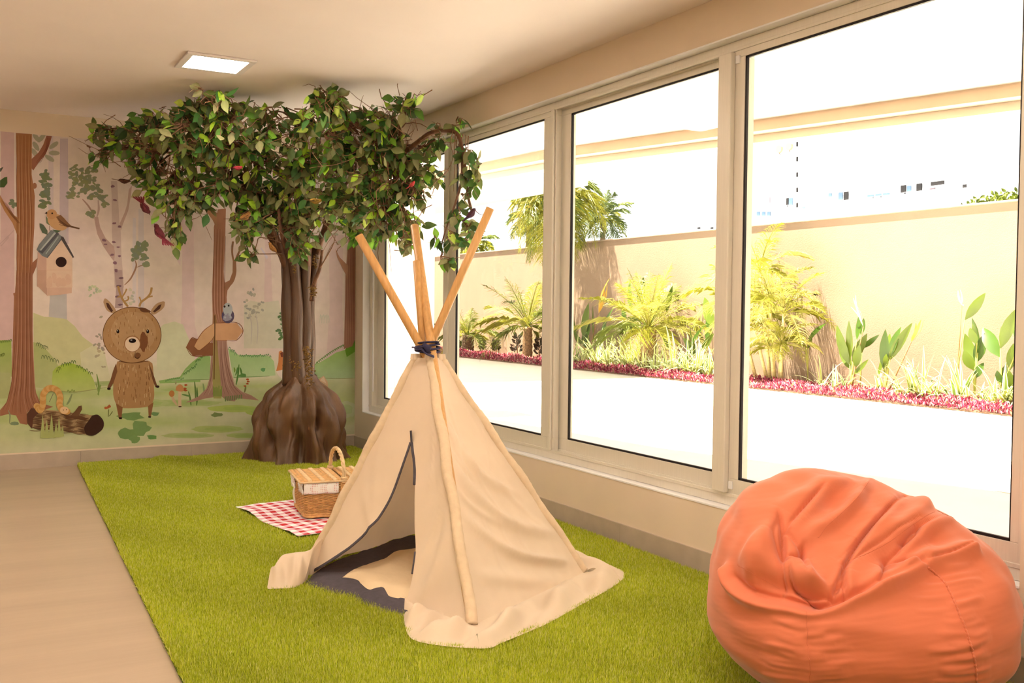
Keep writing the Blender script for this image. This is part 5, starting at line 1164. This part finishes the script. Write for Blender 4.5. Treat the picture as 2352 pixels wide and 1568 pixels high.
helic('pale sturdy heliconia with broad upright leaves and a yellow flower spike',13.0,1955,885,[(1952,840,1922,745,24,0),(1952,830,1950,735,22,0),(1957,830,1992,765,22,0),(1955,850,1926,785,22,0),(1965,845,1975,790,20,0),(1958,860,1995,825,14,0),(1968,780,1972,725,18,1)],flower=[(1983,750,1960,690,12,m_wh)])
helic('brown stemmed heliconia leaf leaning between two green clumps',13.2,1976,890,[(1980,800,2020,768,12,1),(1978,770,1984,730,14,1)])
helic('heliconia clump with long leaves and a dry golden bract',13.0,2035,895,[(2030,850,2034,755,22,1),(2045,820,2070,750,20,1),(2040,830,2096,740,22,0),(2015,870,2040,790,20,0),(2032,845,2036,812,14,0),(2036,820,2044,765,20,0)],flower=[(2093,785,2105,735,24,m_or)])
helic('tall bare stalk with one raised paddle leaf against the peach wall',13.2,2196,880,[(2216,735,2264,672,22,0)],flower=[(2209,700,2208,678,16,m_wh)])
helic('green heliconia with stacked pointed leaves near the right window edge',13.0,2238,900,[(2246,810,2232,728,22,1),(2243,790,2228,752,22,0),(2238,845,2216,765,26,0),(2236,850,2214,803,26,0),(2240,835,2262,765,26,1),(2242,868,2260,832,20,1),(2244,780,2234,742,14,0)])
helic('large rightmost heliconia with long arching leaf',13.0,2300,910,[(2296,820,2258,752,32,1),(2298,800,2348,698,30,0),(2320,850,2328,788,22,0),(2300,890,2312,835,34,0),(2345,782,2328,752,16,1),(2302,880,2290,850,18,1),(2325,900,2318,850,24,0)])
# dark bushy plants at the far end
for x,y,h,lab in ((1108,812,18,'low dark bush left of the bare patch at the far end'),(1140,808,26,'low dark round bush below the arching feather palm'),(1188,812,44,'taller dark pointed bush before the palm trunk'),(1238,822,36,'dark bush right of the arching palm trunk'),(1060,806,16,'dark bush beside the stubby trunk of the short palm')):
    c=gx(x,y,13.1); c[2]=0; dep=(RC@(c-CAM))[2]; hh_=h*dep/FPX; t=empty('dark_shrub',tuple(c)); tag(t,lab,'shrub')
    b=MB()
    for k in range(90):
        z=hh_*RNG.uniform(.1,1.05)+.15; w=.30*hh_*(1.3-z/hh_*.8); a=RNG.uniform(0,6.28); p=np.array([w*math.cos(a)*RNG.uniform(.2,1),w*math.sin(a)*RNG.uniform(.2,1),z]); d=np.array([math.cos(a),math.sin(a),RNG.uniform(.2,1.4)]); d/=np.linalg.norm(d)
        blade(b,p,p+d*.13,.06,.2)
    b.build('shrub_leaves',newmat('shrub_dark',(.045,.035,.02),.5) if 'shrub_dark' not in bpy.data.materials else bpy.data.materials['shrub_dark'],t)
    b=MB(); b.tube([(0,0,0),(0,0,hh_)],[.02,.006],6); b.build('shrub_stem',m_stb,t)
# striped grass clumps
cl=[(1322,822,40),(1345,828,44),(1372,826,52),(1398,832,48),(1425,832,44),(1450,838,56),(1476,842,44),(1505,842,40),(1530,842,44),(1556,846,60),(1582,846,52),(1608,850,58),(1636,852,54),(1888,882,46),(1915,886,34),(1938,890,30),(2012,892,46),(2040,896,40),(2072,896,46),(2095,898,66),(2125,902,62),(2150,905,56),(2205,910,66),(2222,912,58),(2262,918,42),(2285,920,54),(2310,925,58),(2340,925,50)]
nm=['far left in the third pane','second in the third pane','third in the third pane','under the dry orange blossom','left of the date palm trunk','close left of the date palm trunk','at the foot of the date palm','just right of the date palm trunk','between date palm and tall paddle leaf','below the V of green leaves','under the tall paddle leaf','with the tallest arching blades in the third pane','last before the third mullion','right of the areca palm','small, second right of the areca palm','small, left of the pale sturdy heliconia','right of the pale sturdy heliconia','under the clump with golden bract','thin, at the golden bract stem','with two broad white blades near the golden bract','right beside the broad white blades','thin, in the middle of the bare peach wall','left of the tall bare stalk','at the foot of the tall bare stalk','below the stacked pointed leaves','with long blade arching left, near the right edge','below the large rightmost heliconia','cut by the right window edge']
for i,(x,y,h) in enumerate(cl):
    c=gx(x,y,12.75); c[2]=0.; dep=(RC@(c-CAM))[2]; L=h*dep/FPX*1.9; b=MB(); n_=30 if x<1700 else 13
    for k in range(n_):
        a=RNG.uniform(0,6.28); el=RNG.uniform(.5,1.45); l_=L*RNG.uniform(.6,1.1); w=RNG.uniform(.013,.024)*(1 if h<50 else 1.45)*(1 if x<1700 else 1.2); d=np.array([math.cos(a)*math.cos(el),math.sin(a)*math.cos(el),math.sin(el)]); p=np.array([RNG.normal()*.04,RNG.normal()*.05,.05]); s=np.array([-math.sin(a),math.cos(a),0])
        rows=[];cols=[]; white=np.array((.78,.78,.55)); green=np.array((.33,.37,.07)) if RNG.random()<.7 else np.array((.12,.18,.03))
        for j in range(7):
            t=j/6; ww=w*(1-t**2.2)+.001; rows.append([p-s*ww,p-s*ww*.4,p+s*ww*.4,p+s*ww]); cols+= [tuple(white),tuple(green),tuple(green),tuple(white)]; p=p+d*l_/6; d=d+np.array([0,0,-.16-.1*t]); d/=np.linalg.norm(d)
        q=np.array(rows); kk=len(b.v); b.v+=[tuple(v) for v in q.reshape(-1,3)]; b.f+=[(kk+r_*4+c_,kk+r_*4+c_+1,kk+(r_+1)*4+c_+1,kk+(r_+1)*4+c_) for r_ in range(6) for c_ in range(3)]; b.fm+=[0]*18; b.c+=[(*c_,1) for c_ in cols]
    o=b.build('striped_grass_clump',m_lir); o.location=c; tag(o,'white edged grass clump '+nm[i],'ornamental grass',group='striped grass clumps in the planting bed')
# red ground cover
m_red=newmat('red_groundcover',(.4,.05,.1),.5,attr='Col',spec=.3,trans=.15)
n_=80000; r=np.random.default_rng(8); x=OX-.03+r.uniform(0,1,n_)**1.4*1.0; y=2+r.uniform(0,1,n_)**1.3*28; z=r.uniform(.0,.19,n_)*(.6+.4*np.sin(y*5)*np.sin(x*9+y))*np.clip(1-(x-OX)*.3,.3,1)
a=r.uniform(0,6.28,n_); h=r.uniform(.025,.06,n_)*(1+y*.015); w=r.uniform(.006,.013,n_)*(1+y*.02); ln=r.uniform(.2,1,n_)
V=np.empty((n_,4,3)); V[:,0]=np.stack([x,y,z],1); dd=np.stack([np.cos(a)*ln,np.sin(a)*ln,np.ones(n_)],1)*h[:,None]; sd_=np.stack([-np.sin(a)*w,np.cos(a)*w,0*a],1)
V[:,2]=V[:,0]+dd; V[:,1]=V[:,0]+dd*.5+sd_; V[:,3]=V[:,0]+dd*.5-sd_
pl=np.array([(.30,.02,.06),(.42,.04,.10),(.12,.01,.03),(.50,.16,.19),(.62,.38,.34),(.20,.015,.05),(.30,.28,.08)]); c=pl[r.choice(len(pl),n_,p=[.2,.17,.16,.19,.12,.12,.04])]
o=fastmesh('red_groundcover',V.reshape(-1,3),np.arange(n_*4).reshape(-1,4),m_red,None,np.repeat(c,4,0)); tag(o,'dense crimson ground cover along the front edge of the planting bed','ground cover',kind='stuff')

# ------------------------------------------------------------------ far buildings
m_fb=newmat('far_white_render',(.86,.86,.86),.9); m_fw=newmat('far_window_glass',(.10,.16,.24),.3,spec=.6); m_fk=newmat('far_dark_opening',(.02,.018,.02),.8); m_fgr=newmat('far_grey_roof',(.34,.27,.30),.9)
def far(name,X,px0,px1,pyt,label,cat='building',dx=8):
    a=gx(px0,pyt,X); c=gx(px1,pyt,X); z=a[2]; t=empty(name,(X,(a[1]+c[1])/2,0)); tag(t,label,cat); b=MB(); b.box((0,-(a[1]-c[1])/2,0),(dx,(a[1]-c[1])/2,z)); b.build('facade',m_fb,t); return t
def fwin(t,X,x0,y0,x1,y1,m,name='window',fr=True):
    p=gx(x0,y0,X-.05)-np.array(t.location); q=gx(x1,y1,X-.05)-np.array(t.location); yl,yh=sorted((p[1],q[1])); zl,zh_=sorted((p[2],q[2]))
    b=MB(); b.box((-.06,yl,zl),(.02,yh,zh_)); o=b.build(name,m,t)
    if fr: b=MB(); b.box((-.16,yl-.1,zl-.12),(.02,yh+.1,zl)); b.build('window_ledge',m_fb,o)
X=60
t=far('apartment_block',X,1771,2017,318,'white apartment block with tiny blue windows seen over the garden wall',dx=10)
for x0,y0,x1,y1,m in ((1806,455,1811,471,m_fk),(1812,455,1820,471,m_fw),(1926,442,1935,459,m_fw),(1938,441,1948,459,m_fk),(1903,444,1910,452,m_fw),(1842,475,1848,482,m_fw)): fwin(t,X,x0,y0,x1,y1,m)
for y_ in (326,360,396,431,466): fwin(t,X,1829,y_,1832,y_+10,m_fk,'facade_notch',False)
t=far('terrace_block',X-6,1985,2352,425,'low white block with a terrace, dark openings and slanted awning windows',dx=5.5)
for x0,y0,x1,y1,m in ((2069,426,2080,442,m_fk),(2083,427,2092,440,m_fw),(2105,422,2117,438,m_fk),(2138,418,2168,424,m_fk),(2131,430,2147,435,m_fgr),(2211,424,2219,431,m_fk),(1992,448,2006,452,m_fw),(2010,446,2024,450,m_fw),(2028,444,2042,448,m_fw)): fwin(t,X-6,x0,y0,x1,y1,m)
t=far('terrace_house',X-5,1724,1772,478,'small white terrace house with grey canopy, left of the apartment block',dx=4.5)
fwin(t,X-5,1742,456,1768,466,m_fgr,'canopy',False); 
for x0 in (1738,1750,1762): fwin(t,X-5,x0,486,x0+7,496,m_fw)
t=far('distant_house',X+20,1560,1660,508,'pale distant house just above the wall in the third pane',dx=6)
for x0 in (1602,1632,1650): fwin(t,X+20,x0,522,x0+6,525,m_fk,'window',False)
# leafy treetop over the wall at the right
c=gx(2300,462,20); t=empty('leafy_treetop',(c[0],c[1],0)); tag(t,'low green treetop showing over the right end of the garden wall','tree'); b=MB(); nn=1500
for k in range(nn):
    u=RNG.uniform(-1,1); p=np.array([RNG.uniform(-.6,.6),u*1.25,c[2]+.05-.42*u*u*.8+RNG.uniform(-.45,.06)-.18*u]); d=RNG.normal(size=3); d/=np.linalg.norm(d); blade(b,p,p+d*.13,.07,.2)
b.build('tree_crown',m_fg,t); b=MB(); b.tube([(0,0,0),(0,0,c[2]-.4)],[.15,.1],8); b.build('tree_trunk',m_stb,t)
# two round antenna dishes far off
for x,y in ((1790,342),(1813,336)):
    c=gx(x,y,59.9); t=empty('satellite_dish',tuple(c)); tag(t,'tiny tan round dish on the apartment block, '+('left one of the pair' if x==1790 else 'right one of the pair'),'dish'); b=MB(); b.tube([(-.1,0,0),(.1,0,0)],[.33,.33],14); b.build('dish_disc',newmat('dish_tan_%d'%x,(.55,.40,.22),.7),t); b=MB(); b.tube([(0,0,-.33),(0.1,0,-.45)],.02,6); b.build('dish_arm',m_stb,t)
TURF_HOLES=[[tuple(p[:2]) for p in [TF,TR,TB,TL]],[tuple(p[:2]) for p in [bP[0],bP[1],bP[1]+e2,bP[0]+e2]],
 [(2.62+.33*math.cos(a),8.40+.33*math.sin(a)) for a in np.linspace(0,2*PI,16,endpoint=False)],
 [tuple(gz(x,y,.03)[:2]) for x,y in [(700,1335),(650,1345),(620,1346),(640,1280),(700,1275)]],
 [tuple(gz(x,y,.03)[:2]) for x,y in [(932,1400),(945,1462),(985,1472),(1060,1480),(1128,1478),(1200,1448),(1330,1385),(1425,1328),(1380,1296),(1300,1272),(1200,1270)]],
 [(BC[0]+.33*math.cos(a),BC[1]+.33*math.sin(a)) for a in np.linspace(0,2*PI,16,endpoint=False)]]
grass_field()
